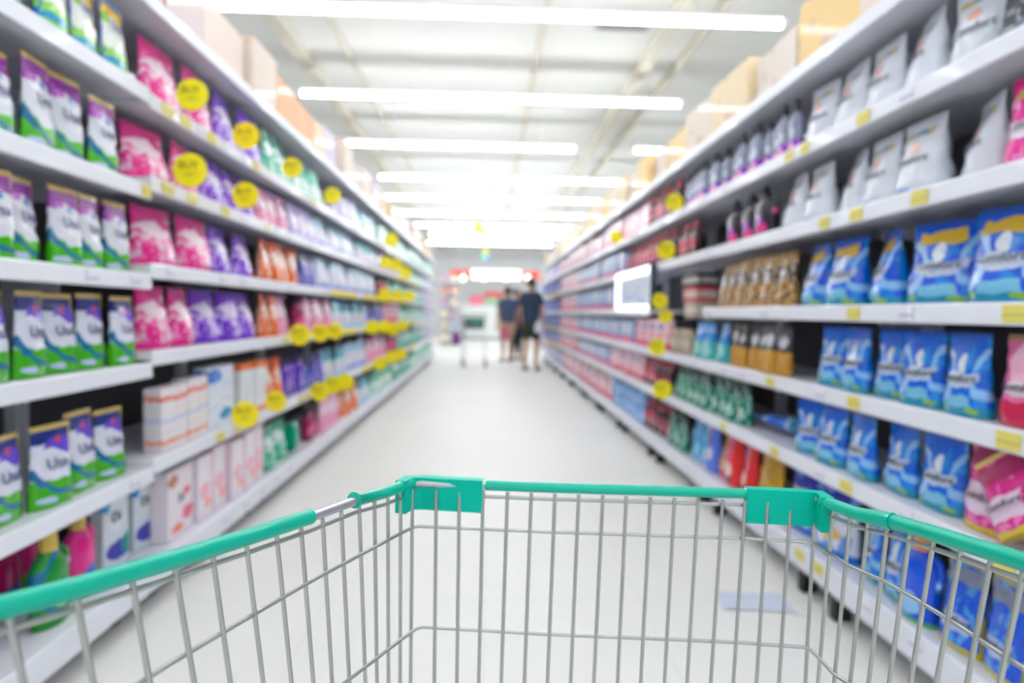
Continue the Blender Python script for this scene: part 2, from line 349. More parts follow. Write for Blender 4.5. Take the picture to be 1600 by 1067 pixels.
kind('owbox', 'powder_box', 'box', 'orange-edged white powder box', 'box', .19, .28, .07, A('carton_orange_edge', 'eef0f2', [('z', .88, 1.1, 'ee8a4c'), ('z', -.1, .1, 'f08858'), ('e', .5, .5, .35, .25, 'dfe6ee')], .45, .05, 0), None)
kind('dibox', 'powder_box', 'box', 'tall pale box with a blue corner', 'box', .13, .30, .05, A('carton_blue_corner', 'dfe6ee', [('e', .25, .9, .5, .22, '1f9ad0'), ('e', .6, .2, .5, .12, '3c3fa0'), ('e', .9, .24, .2, .12, '1c8f92'), ('e', .55, .62, .35, .2, 'e9eef4')], .45, .03, 0), None, ('Di', .05, INKK, .6))
kind('wcart', 'washing_powder_box', 'box', 'white carton with pale pink print', 'box', .12, .30, .09, A('carton_white_pink', 'efeaf0', [('e', .4, .45, .3, .12, 'eebcc8'), ('n', 7, .66, 'd9c8e6'), ('e', .6, .25, .2, .08, 'f0a898'), ('x', .9, 1.1, 'd88aa0')], .45, .05, 0), None)
kind('flower', 'powder_box', 'box', 'white box printed with pink and orange flowers', 'box', .19, .28, .07, A('carton_flowers', 'eee6ec', [('e', .35, .15, .25, .07, 'ef8e64'), ('e', .75, .3, .22, .1, 'e27a9c'), ('e', .7, .6, .14, .07, 'e0507a'), ('e', .2, .85, .2, .1, 'c8926c')], .45, .08, 0), None, ('Di', .045, NAVY, .55))
kind('gbottle', 'detergent_bottle', 'bottle', 'green detergent bottle with yellow cap', 'round', .135, .29, .08, A('plastic_green', '1b8a3a', [('z', -.1, .24, '178a34'), ('o', .8, .55, .8, .42, .06, '1c6f9a'), ('e', .5, .4, .3, .12, 'bcdce8')], bump=0), mat('cap_yellow', 'd8bb52', .35))
kind('pbottle', 'detergent_bottle', 'bottle', 'hot pink and green detergent bottle', 'round', .13, .29, .08, A('plastic_pink_green', 'd22f8c', [('z', -.1, .3, '5db43a'), ('e', .6, .36, .3, .08, '2f54b4')], bump=0), mat('cap_yellow', 'd8bb52', .35))
kind('mbottle', 'detergent_bottle', 'bottle', 'dark red detergent bottle with yellow cap', 'round', .13, .285, .08, A('plastic_dark_red', '9c1f5c', [('e', .5, .3, .35, .16, '3a3c78')], bump=0), mat('cap_yellow', 'd8bb52', .35))
YB = ('r', .12, .78, .82, .93, 'ecd06a')
def blueart(nm, base, mid, lab, y=True):
    return A(nm, base, [('n', 3.5, .56, mid), ('z', -.1, .12, '1f93b0'), ('o', .1, .5, .22, .3, .2, 'b4d2f2'), ('o', .95, .55, .16, .26, .2, '9cc8f0'), ('e', .48, .66, .08, .13, 'eef4fc'), ('e', .5, .46, .34, .09, lab), ('r', .62, .86, .44, .55, lab), ('r', .3, .82, .12, .28, '8cc4dc'), ('n', 16, .68, mid), ('e', .2, .1, .06, .05, 'a8cc50'), ('e', .8, .08, .08, .04, 'a8cc50')]+([('r', .14, .8, .78, .94, 'f0d060')] if y else []), warp=.07)
COMF = ('Comfort', .036, mat('ink_grey', '5c5e70', .5), .47)
kind('blue', 'softener_bag', 'bag', 'bright blue softener bag with yellow top band', 'pouch', .20, .265, .13, blueart('film_blue', '0a5cc8', '1488dc', 'd4dcec'), mat('seal_blue2', '0c56b8', .35), COMF)
kind('blue2', 'softener_bag', 'bag', 'slim bright blue softener pouch', 'pouch', .155, .255, .08, blueart('film_blue_slim', '0c68cc', '1a92de', 'd4dfee', False), mat('seal_blue2', '0c56b8', .35), ('Comfort', .034, INKK, .455))
kind('white', 'softener_bag', 'bag', 'white softener bag', 'pouch', .185, .275, .13, A('film_white', 'e4e8f0', [('e', .45, .67, .12, .07, 'dfb4a8'), ('r', .12, .8, .84, .92, 'c2b488'), ('e', .5, .88, .15, .03, '6fa3c4'), ('e', .4, .12, .2, .03, 'a9c4e4')], warp=.05), mat('seal_white', 'c8ccd8', .35), COMF)
kind('pinkc', 'softener_bag', 'bag', 'hot pink softener bag with gold band', 'pouch', .18, .27, .10, A('film_pink_gold', 'ea2f9c', [('n', 5, .57, 'f3a4cf'), ('r', .12, .8, .82, .94, 'd8bf6c'), ('r', .1, .8, .36, .54, 'eae2ee'), ('z', -.1, .09, 'e06a56')]), mat('seal_magenta', 'd21878', .35), COMF)
kind('rosec', 'softener_bag', 'bag', 'rose pink softener bag with dark red base', 'pouch', .155, .255, .08, A('film_rose', 'e987b4', [('z', -.1, .3, 'c02858'), ('e', .4, .7, .22, .3, 'f0c4d8'), ('r', .15, .75, .36, .5, 'ece0ea')]), mat('seal_olive', 'a58a5c', .35), ('Comfort', .034, INKK, .43))
kind('gmag', 'softener_bag', 'bag', 'magenta softener bag with gold edges', 'pouch', .165, .265, .08, A('film_magenta_gold', 'c12c86', [('n', 5, .6, 'e889bc'), ('r', .15, .85, .2, .5, 'e0cfe0'), ('z', -.1, .07, 'e0c83c'), ('x', -.1, .05, 'd8a83c'), ('x', .95, 1.1, 'd8a83c'), ('z', .7, .96, '96245c')]), GOLD, ('Comfort', .034, INKK, .36))
kind('bluey', 'softener_bag', 'bag', 'blue softener bag with yellow edges', 'pouch', .165, .265, .08, A('film_blue_yellow', '1c5cca', [('n', 5, .58, '63a8ea'), ('r', .15, .85, .24, .42, 'b9c6e6'), ('x', -.1, .06, 'cfc64a'), ('x', .95, 1.1, 'cfc64a'), ('z', -.1, .06, 'd8ce3c'), ('z', .78, .95, '8d93a8')]), mat('seal_khaki', 'b8ac5c', .35), ('Comfort', .034, INKK, .33))
kind('gold', 'coffee_bag', 'bag', 'golden softener bag with dark top', 'pouch', .15, .26, .08, A('film_gold', 'c49c58', [('z', .5, .8, '4c4238'), ('e', .45, .6, .25, .12, 'dcd8dc'), ('z', .8, 1.1, 'c8a25c'), ('n', 6, .56, '6a5436'), ('n', 9, .62, 'e0dcd8')]), mat('seal_bronze', '9c7a3c', .35))
K['gold']['name'] = 'softener_bag'
kind('gold2', 'softener_pouch', 'pouch', 'golden softener pouch with grey and white top', 'pouch', .095, .22, .06, A('film_gold_grey', 'd0a458', [('z', .55, 1.1, '5c5a5c'), ('e', .5, .72, .32, .14, 'dcdce2'), ('z', .5, .58, '3c3836')]), mat('seal_dark', '3c3a3a', .35))
kind('tblue', 'softener_pouch', 'pouch', 'sea blue softener pouch fading to pale green', 'pouch', .17, .25, .08, A('film_sea_blue', '2f86c8', [('z', -.1, .5, '5fb9bc'), ('e', .5, .28, .4, .2, 'a8d8d8'), ('z', .75, .85, '8fb6e6')]), mat('seal_deep_blue', '1a54a0', .35))
kind('darkg', 'softener_pouch', 'pouch', 'dark green softener pouch with white blobs', 'pouch', .125, .23, .07, A('film_dark_green', '0f7a66', [('z', .68, 1.1, '1c3a38'), ('n', 6, .6, 'a9d6cc'), ('e', .5, .3, .2, .12, 'dcecea')]), mat('seal_black', '1a2222', .35))
kind('greyb', 'softener_bottle', 'bottle', 'slim silver grey bottle with purple base', 'slim', .075, .25, .06, A('plastic_silver', '8e93a6', [('z', -.1, .34, '9a58c4'), ('e', .5, .2, .35, .1, 'f0b4d0'), ('e', .5, .5, .3, .1, 'cdd3e0')], bump=0), mat('cap_charcoal', '2c2c34', .3))
kind('darkb', 'softener_bottle', 'bottle', 'black softener bottle with pink and purple print', 'slim', .13, .26, .08, A('plastic_black', '2a2830', [('e', .4, .35, .3, .2, '9a3fb4'), ('e', .65, .22, .24, .14, 'e0569a')], bump=0), mat('cap_black', '1c1c20', .3))
kind('rosed', 'softener_bottle', 'bottle', 'dark and rose coloured bottle', 'round', .12, .24, .07, A('plastic_dark_rose', '2c1c22', [('e', .45, .4, .4, .3, 'd9647c'), ('e', .6, .3, .2, .1, 'eab0bc')], bump=0), mat('cap_rose', 'c8606c', .3))
kind('rosep', 'tissue_pack', 'pack', 'rose and white wrapped pack', 'pack', .22, .25, .12, A('wrap_rose', 'e8a8b4', [('n', 4, .52, 'f0dfe6'), ('z', -.1, .25, 'd9507a'), ('e', .5, .75, .3, .1, '7a88b4')]), None)
kind('bpack', 'tissue_pack', 'pack', 'pale blue wrapped pack with pink lower band', 'pack', .30, .25, .14, A('wrap_blue_pink', 'bccdea', [('e', .5, .6, .38, .22, 'e6ebf6'), ('z', -.1, .28, 'e2689c'), ('z', .88, 1.1, '5a6f9c'), ('x', .94, 1.1, '7f93bc')]), None)
kind('ppack', 'tissue_pack', 'pack', 'pale pink wrapped pack', 'pack', .26, .24, .14, A('wrap_pale_pink', 'eec6d0', [('n', 4, .55, 'f4e6ec'), ('z', -.1, .2, 'e88aa8')]), None)
kind('bluep', 'tissue_pack', 'pack', 'sky blue wrapped pack', 'pack', .22, .26, .12, A('wrap_sky', '5c9ade', [('n', 4, .55, 'a9cff0'), ('e', .5, .5, .2, .2, '2f5fb4')]), None)
kind('peri', 'softener_bag', 'bag', 'periwinkle softener bag with pink edge', 'pouch', .19, .29, .09, A('film_periwinkle', '6a86dc', [('x', -.1, .3, 'e25a80'), ('e', .5, .4, .25, .14, 'd4d6ee')]), None)
kind('sky', 'softener_bag', 'bag', 'light sky blue softener bag', 'pouch', .19, .29, .09, A('film_sky', '6ab4e2', [('n', 4, .56, 'a8d6f0')]), None)
kind('red', 'detergent_bag', 'bag', 'red detergent bag with pink side', 'pouch', .20, .30, .10, A('film_red', 'dc3a3c', [('x', -.1, .5, 'e8669c'), ('e', .4, .3, .25, .14, 'e8d0cc'), ('e', .5, .15, .2, .06, '4a4448')]), mat('seal_red', 'b82c34', .35))
kind('tan', 'detergent_bag', 'bag', 'tan and cream detergent bag', 'pouch', .15, .29, .09, A('film_tan', 'd2a278', [('n', 4, .55, 'e6cfb4'), ('z', -.1, .2, 'd86a80')]), None)
kind('yellow', 'detergent_bag', 'bag', 'mustard yellow detergent bag', 'pouch', .19, .30, .10, A('film_mustard', 'cfa944', [('e', .55, .6, .12, .1, '9a8a34'), ('n', 4, .62, 'b8923a'), ('e', .4, .1, .2, .05, '5c5a54')]), mat('seal_mustard', 'a88a34', .35))
kind('navyw', 'detergent_bag', 'bag', 'navy and white detergent bag', 'pouch', .20, .27, .10, A('film_navy_white', 'dfe3f0', [('z', .72, 1.1, '28389c'), ('n', 4, .56, '7aa2dc'), ('e', .5, .35, .3, .1, 'e6c88a'), ('z', -.1, .12, '1f6fc0')]), mat('seal_navy2', '222f80', .35))
kind('blueb', 'detergent_bottle', 'bottle', 'blue softener bottle with orange cap', 'round', .145, .275, .09, A('plastic_blue', '1458cc', [('e', .5, .25, .35, .16, '9ec8ec'), ('z', -.1, .06, '58b060')], bump=0), mat('cap_orange', 'ee9438', .35))
kind('darkbag', 'softener_bag', 'bag', 'black and silver softener bag', 'pouch', .19, .27, .10, A('film_black_silver', '2a2d34', [('n', 6, .6, '8c929e'), ('z', -.1, .2, '6c7684')]), mat('seal_grey', '7a8088', .35))
kind('grey', 'softener_bottle', 'bottle', 'grey-beige bottle', 'round', .11, .24, .07, A('plastic_greybeige', 'b4a898', [('e', .5, .4, .4, .2, 'dcd8d4')], bump=0), mat('cap_black', '1c1c20', .3))
kind('navybox', 'powder_box', 'box', 'dark blue box with white print', 'box', .26, .24, .10, A('carton_navy', '3a4aa4', [('e', .5, .5, .3, .2, 'dfe6f2'), ('n', 5, .62, '98b0e0')], .45, .05, 0), None)
kind('wpack', 'tissue_pack', 'pack', 'white and violet wrapped pack', 'pack', .26, .24, .14, A('wrap_white_violet', 'e6e2f0', [('n', 4, .58, '9c8cd8'), ('z', -.1, .2, 'c4cdf0')]), None)

PM = {}
def product_meshes(key, var):
    """(list of (part name, mesh), one merged mesh) for a kind; copies share them"""
    if (key, var) in PM: return PM[key, var]
    k = K[key]; w, h, d = k['w'], k['h'], k['d']; parts = []; mg = MB(); mats = [k['m']]
    surf = None; g = k['geom']
    if g == 'pouch':
        body, top, surf = gen_pouch(w, h, d, var+len(key)*3.7)
        parts.append(('body', MB().loft(body), k['m'])); mg.loft(body)
        m2 = k['m2'] or k['m']; parts.append(('top_seal', MB().loft(top), m2)); mats.append(m2); mg.m = 1; mg.loft(top)
    elif g in ('round', 'slim'):
        P = gen_profile(g, w, h, d)
        parts.append(('bottle_body', MB().lathe(P, 18, 1, d/w), k['m'])); mg.lathe(P, 18, 1, d/w)
        rr = w*.19; cp = [(rr, .77*h), (rr*1.02, .79*h), (rr*.95, .93*h), (rr*.8, .985*h), (rr*.3, h)]
        if g == 'slim': cp = [(rr, .78*h), (rr, .88*h), (rr*.6, .9*h), (rr*.55, .985*h), (rr*.2, h)]
        parts.append(('cap', MB().lathe(cp, 14, 1, min(1, d/w*1.5)), k['m2'])); mats.append(k['m2']); mg.m = 1; mg.lathe(cp, 14, 1, min(1, d/w*1.5))
        if var == 0 and w > .125:      # moulded grip on the side
            gp = [(w*.36, 0, h*.74), (w*.52, 0, h*.7), (w*.58, 0, h*.56), (w*.49, 0, h*.42)]
            parts.append(('grip', MB().tube(gp, .010, 8), k['m']))
        surf = lambda x, z: -d/2
    elif g == 'box':
        parts.append(('carton_body', MB().box(-w/2, w/2, -d/2, d/2, 0, h, .003), k['m'])); mg.box(-w/2, w/2, -d/2, d/2, 0, h, .003)
        fl = MB().box(-w/2+.004, w/2-.004, -d/2+.004, 0, h, h+.0015); parts.append(('top_flap', fl, k['m']))
        surf = lambda x, z: -d/2
    elif g == 'pack':
        def ring(v):
            s = 1-.16*abs(2*v-1)**5; q = []
            for a in range(20):
                c, s2 = math.cos(2*PI*a/20), math.sin(2*PI*a/20)
                q.append((w/2*s*math.copysign(abs(c)**.4, c), d/2*s*math.copysign(abs(s2)**.4, s2)+.004*noise.noise(Vector((c*3, v*5, var))), v*h))
            return q
        rg = [ring(j/8) for j in range(9)]; parts.append(('wrapped_body', MB().loft(rg), k['m'])); mg.loft(rg)
        hd = MB().tube([(-.05, 0, h-.002), (-.03, 0, h+.012), (.03, 0, h+.012), (.05, 0, h-.002)], .004, 6); parts.append(('carry_strap', hd, k['m']))
        surf = lambda x, z: -d/2
    pm = [(n, mb.mesh(n, [m])) for n, mb, m in parts]
    if k['text']:
        s, size, m, zz = k['text']
        tw = 1.0; pm.append(('lettering', text_mesh(s, size, m, size*.008, surf, 0, zz*h, sx=min(1, w*.8/(len(s)*size*.55)))))
    PM[key, var] = (pm, mg.mesh(k['name'], mats)); return PM[key, var]
count = {}
PSN = ['bottom', 'second', 'third', 'fourth', 'fifth', 'sixth', 'top']
def put(key, side, k, y, xc=None, rz=0, tilt=0, lean=0, sx=1, sz=1, z=None, near=None, label=None, lie=False):
    kd = K[key]; n = count[(key, side, k)] = count.get((key, side, k), -1)+1
    near = y < 4.75 if near is None else near
    pm, mg = product_meshes(key, n % 2)
    where = 'on the %s %s shelf' % (SN[side], PSN[k])
    label = label or '%s, %s nearest of its kind, %s %s shelf' % (kd['look'], ordw(n), SN[side], PSN[k])
    xc = xc if xc is not None else xf(side, k)+.035+kd['d']/2
    xc += abs(math.sin(rz))*kd['w']*sx*.42
    z = sh(side, k, y)+.0015+abs(lean)*kd['d']*.5 if z is None else z
    ang = (-PI/2 if side > 0 else PI/2)+rz
    grp = '%s products %s' % (kd['look'].split(',')[0], where)
    rot = (lean, tilt, ang)
    if near:
        t = thing(kd['name'], label, kd['cat'], (side*xc, y, z), 0, grp); t.rotation_euler = rot; t.scale = (sx, 1, sz)
        for nm, me in pm: obj(nm, me, t)
    else:
        t = obj(kd['name'], mg, None, (side*xc, y, z)); tag(t, label, kd['cat'], grp); t.rotation_euler = rot; t.scale = (sx, 1, sz)
    return t
GAP = {}
def run(side, k, pa, pb, key, pitch=None, jit=.09, back=0, sz=1):
    kd = K[key]; ya, yb = sorted((pz(side, pa, k), pz(side, pb, k))); yb = min(yb, 14.42)
    if side < 0 and pa > 215: ya = max(ya, EDGES[-1][1]+.025)
    elif side < 0: yb = min(yb, EDGES[-1][1]-.02)
    if ya > 7: pitch = max(pitch or 0, kd['w']*1.05, .21)
    if ya > 10: pitch = max(pitch, .27)
    p = pitch or kd['w']*1.04; n = max(1, round((yb-ya)/p)); st = (yb-ya)/n
    gap = (sh(side, k+1, ya+.1)-sh(side, k, ya+.1)-.075) if k < 6 else 1
    for i in range(n):
        y = ya+st*(i+.5); sx = min(st*.97/kd['w'], 1.45)
        s = min(random.uniform(.90, 1.03)*sz, gap/kd['h'])
        put(key, side, k, y, xc=xf(side, k)+.03+kd['d']/2+random.uniform(0, .03)+back, rz=random.uniform(-jit, jit)*(4.5 if key in ('white', 'blue', 'blue2') else 1.5 if kd['geom'] == 'pouch' else .5), lean=random.uniform(-.035, .02) if kd['geom'] == 'pouch' else 0, sx=sx*(random.uniform(.98, 1.02) if key[:3] == 'usa' else random.uniform(.92, .99)), sz=s)
Lf, Rt = -1, 1
# ---- left side, from the camera outwards, shelf by shelf
for k, segs in {
    5: [(-330, 234, 'lime'), (240, 345, 'pink'), (347, 412, 'purple'), (414, 462, 'green'), (463, 508, 'teal'), (524, 556, 'lilac'), (557, 590, 'aqua'), (592, 640, 'teal'), (641, 664, 'green'), (665, 680, 'teal')],
    4: [(-330, 188, 'usa_p', .15), (218, 326, 'pink'), (329, 408, 'purple'), (410, 452, 'pinkw'), (453, 494, 'lilac'), (496, 560, 'wblue'), (562, 590, 'aqua'), (592, 622, 'lilac'), (623, 660, 'teal'), (661, 680, 'wblue')],
    3: [(-330, 222, 'usa_p', .143), (238, 340, 'pink'), (342, 410, 'purple'), (412, 470, 'orange'), (476, 498, 'navyv'), (500, 590, 'wblue'), (592, 606, 'magenta'), (608, 632, 'teal'), (633, 660, 'green'), (661, 680, 'lilac')],
    2: [(-330, 224, 'usa_b', .143), (234, 322, 'pink'), (324, 410, 'purple'), (412, 440, 'orange'), (441, 462, 'pinkw'), (463, 478, 'magenta'), (480, 520, 'pinkw'), (522, 572, 'aqua'), (574, 600, 'navyv'), (602, 622, 'rosep'), (624, 662, 'teal'), (663, 680, 'wpack')],
    1: [(-330, 208, 'usa_b', .15), (248, 325, 'obox'), (328, 366, 'bbox'), (378, 414, 'owbox'), (418, 442, 'orange'), (445, 476, 'violet'), (478, 506, 'navyv'), (508, 545, 'aqua'), (546, 578, 'wblue'), (580, 606, 'pinkw'), (607, 622, 'magenta'), (624, 662, 'green'), (663, 680, 'wpack')],
    0: [(256, 300, 'flower'), (302, 408, 'wcart', .16), (412, 452, 'green'), (480, 496, 'magenta'), (498, 530, 'pinkw'), (532, 556, 'orange'), (558, 580, 'aqua'), (582, 612, 'teal'), (614, 640, 'green'), (642, 680, 'teal')],
}.items():
    for s in segs: run(Lf, k, *s)
# the near bottom shelf: bottles and two tall boxes
for px, key, xc, in ((-40, 'mbottle', 1.36), (20, 'mbottle', 1.44), (98, 'gbottle', 1.27), (140, 'pbottle', 1.31), (60, 'pbottle', 1.50)):
    put(key, Lf, 0, pz(Lf, px, 0, xc-.04)+random.uniform(0, .01), xc=xc, sz=.94 if key != 'gbottle' else .97)
for px in (188, 232): put('dibox', Lf, 0, pz(Lf, px, 0, 1.30), xc=1.33, rz=-.12)
put('green', Lf, 0, 4.12, xc=1.26, z=.272, lean=0, tilt=1.5, near=True, label='emerald green detergent bag lying on its side on left bottom shelf', sz=.6)
# ---- right side
for k, segs in {
    5: [(1760, 1532, 'darkbag'), (1530, 1242, 'white', .2), (1240, 1140, 'greyb', .088), (1132, 1066, 'greyb', .1), (1060, 1012, 'rosed'), (1010, 942, 'rosep'), (938, 900, 'ppack'), (898, 872, 'ppack'), (870, 846, 'wpack')],
    4: [(1760, 1538, 'pinkc', .2), (1532, 1208, 'white', .21), (1200, 1128, 'darkb', .17), (1086, 1012, 'rosed', .15), (1010, 978, 'rosed', .14), (972, 900, 'bpack'), (898, 874, 'ppack'), (872, 846, 'navybox')],
    3: [(1760, 1392, 'blue', .22), (1384, 1228, 'blue', .24), (1224, 1113, 'gold', .155), (968, 900, 'bpack'), (898, 874, 'rosep'), (872, 846, 'navybox')],
    2: [(1760, 1532, 'rosec'), (1530, 1262, 'blue2', .18), (1222, 1134, 'gold2', .11), (1130, 1076, 'tblue', .19), (1070, 1048, 'grey'), (1040, 990, 'rosep'), (988, 900, 'bpack'), (898, 874, 'rosep'), (872, 846, 'navybox')],
    1: [(1482, 1232, 'blue2', .17), (1160, 1052, 'darkg', .13), (1046, 1002, 'rosed'), (1000, 950, 'rosep'), (948, 900, 'bpack'), (898, 874, 'rosep'), (872, 846, 'navybox')],
    0: [(1760, 1444, 'bluey', .15), (1392, 1306, 'blue2', .18), (1302, 1204, 'navyw', .24), (1200, 1162, 'yellow'), (1160, 1118, 'red'), (1116, 1108, 'tan'), (1106, 1090, 'peri'), (1088, 1064, 'sky'), (1062, 1036, 'darkg'), (1034, 1000, 'rosed'), (998, 950, 'bluep'), (948, 900, 'rosep'), (898, 874, 'ppack'), (872, 846, 'wpack')],
}.items():
    for s in segs: run(Rt, k, *s)
put('blueb', Rt, 0, pz(Rt, 1420, 0, 1.27), xc=1.31)
# three magenta bags with gold edges, two of them leaning
for px, til, dx, lab in ((1522, 0, 0, 'magenta softener bag with gold edges standing upright beside the slim blue pouches'),
                         (1606, -.6, -.045, 'magenta softener bag with gold edges leaning across its upright neighbour'),
                         (1720, -.45, -.03, 'magenta softener bag with gold edges leaning at the right picture edge')):
    put('gmag', Rt, 1, pz(Rt, px, 1), xc=1.30+dx, tilt=til, sz=.95 if til == 0 else .74, z=sh(1, 1, 2)+.003+.083*abs(math.sin(til)), label=lab, near=True)
t = put('blue2', Rt, 1, pz(Rt, 1200, 1), xc=1.30, z=.604, near=True, label='slim blue softener pouch lying flat beside the dark green pouches')
t.rotation_euler = (-PI/2+.08, 0, .35); t.location.x = 1.43
# mixed stack where the fourth shelf is missing
for i, (kk, hh) in enumerate((('rosed', 1.09), ('grey', 1.09))):
    pass
yq = pz(Rt, 1075, 3)
for j, (c, nm, z0, hh) in enumerate((('b8a898', 'beige and grey', 1.085, .10), ('c8606c', 'rose red', 1.187, .09), ('3c3c44', 'charcoal', 1.279, .08))):
    b_ = obj('gift_box', (MB().box(-.11, .11, -.07, .07, 0, hh, .004), A('carton_stack_%d' % j, c, [('z', .25, .7, 'dcd8d0'), ('n', 6, .6, c)], .45, .05, 0)), None, (1.33, yq+.012*j, z0)); b_.rotation_euler = (0, 0, PI/2+.05*j-.04)
    tag(b_, '%s flat box in the small stack beside the lit frame, %s' % (nm, ('lowest', 'middle', 'topmost')[j]), 'box', 'flat boxes stacked where a shelf is missing')

# illuminated frame on the right side
t = thing('light_frame', 'glowing white framed display panel on the right shelving', 'display', (1.160, 5.2, 1.13))
ML = mat('light_frame_white', 'fbfcff', .4, emit=1.5)
fr = MB(); L_, h_ = .62, .33
fr.box(0, .046, -L_, L_, 0, .04, .006).box(0, .046, -L_, L_, h_-.06, h_, .006).box(0, .046, L_-.12, L_, .04, h_-.06, .006).box(0, .046, -L_, -L_+.03, .04, h_-.06, .006)
obj('lit_border', (fr, ML), t)
obj('picture_panel', (MB().box(.015, .03, -L_+.03, L_-.12, .04, h_-.06), A('picture_print', 'dfe6f0', [('e', .5, .6, .2, .25, '7fb8cc'), ('n', 5, .6, 'b4bce0'), ('e', .4, .35, .12, .15, '3aa39c')], .4, .06, 0)), t)
obj('side_edge', (MB().box(-.004, .046, -L_-.03, -L_, 0, h_), mat('edge_dark', '3c4658', .5)), t)

# price tags
for k, pxs in {6: (), 5: (262, 290, 330, 400, 490), 4: (232, 262, 300, 352, 420), 3: (), 2: (446, 462), 1: (345, 372, 470, 480), 0: ()}.items():
    for px in pxs: price_tag(Lf, k, pz(Lf, px, k, 1.2))
for k, pxs in {5: (1352, 1260, 1235), 4: (1340, 1440, 1290), 3: (1336, 1590), 2: (1336, 1205, 1580), 1: (1131, 1212, 1324, 1572, 1625), 0: (1240, 1268)}.items():
    for px in pxs: price_tag(Rt, k, pz(Rt, px, k, 1.21), wd=.07)
for side, lo, hi in ((Lf, 110, 660), (Rt, 1560, 880)):
    for k in range(0, 6):
        y = pz(side, lo, k, 1.2)+.1
        while y < 6:
            if random.random() < (.7 if k == 0 else .3): price_tag(side, k, y, wd=.06, m=M_wtag)
            y += .24
# yellow strips along the far rails
for k in (1, 2, 3, 4):
    for y0, y1 in ((4.95, 5.9), (6.2, 7.1), (7.3, 8.3), (8.5, 9.5), (9.8, 10.7)):
        if random.random() < .75: price_tag(Lf, k, (y0+y1)/2, wd=(y1-y0), m=M_ystrip, strip=1)
for k in (1, 2, 4):
    for y0, y1 in ((10.95, 12.1), (12.2, 13.3)): price_tag(Rt, k, (y0+y1)/2, wd=(y1-y0), m=M_ystrip, strip=1)

# round yellow offer signs sticking out into the aisle
M_y = mat('offer_yellow', 'fcea0a', .35, coat=.2); M_ink = mat('ink_olive', '8f8420', .5); M_clip = mat('clip_clear', 'e8e8ec', .3)
def offer(px, py, dia, k, side, cnt, X=None):
    X = X or 1.12; Y = X/abs(ray(px, py).x); p = atY(px, py, Y); r = dia*Y/F/2*.92
    t = thing('offer_sign', 'round yellow offer sign, %s nearest along the %s %s shelf edge' % (ordw(cnt), SN[side], PSN[k]), 'sign', p, 0, 'round yellow offer signs')
    n = 28; ring = lambda rr, y: [(rr*math.cos(2*PI*a/n), y, rr*math.sin(2*PI*a/n)) for a in range(n)]
    obj('disc', (MB().loft([ring(r*.97, -.0015), ring(r, -.0005), ring(r, .001), ring(r*.97, .0015)], smooth=False), M_y), t)
    if Y < 5:
        obj('lettering', text_mesh('BUY', r*.62, M_ink, r*.01, None, -r*.1, r*.28), t)
        obj('lettering', text_mesh('1 GET 1', r*.30, M_ink, 0, None, 0, -r*.25), t)
    h = sh(side, k, Y)-.02; xr = side*xf(side, k)-p.x
    obj('clip_arm', (MB().tube([(0, .003, -r*.6), (xr*.6, .003, (h-p.z)*.8-r*.1), (xr, .003, h-p.z)], .0022, 6), M_clip), t)
for k, lst in {5: [(300, 148, 52), (384, 212, 44), (456, 262, 33), (519, 306, 28), (611, 375, 24)], 4: [(297, 266, 56), (383, 305, 44), (603, 410, 22), (619, 414, 22), (634, 426, 20)],
               3: [(602, 461, 24), (622, 462, 20), (640, 463, 18)], 2: [(468, 523, 36), (500, 520, 30), (523, 517, 28), (582, 511, 24), (600, 510, 22), (614, 514, 22), (630, 508, 18)],
               1: [(383, 648, 46), (431, 627, 36), (499, 612, 32), (520, 601, 30), (539, 597, 30), (594, 568, 22), (612, 558, 22), (626, 553, 20)], 0: []}.items():
    for i, (a, b_, d) in enumerate(lst): offer(a, b_, d, k, Lf, i)
for k, lst in {5: [(1054, 316, 30)], 4: [(1041, 391, 31), (963, 370, 22)], 3: [(1031, 470, 27), (1040, 494, 24)], 2: [(1027, 542, 30)], 1: [(1035, 609, 33)]}.items():
    for i, (a, b_, d) in enumerate(lst): offer(a, b_, d, k, Rt, i)

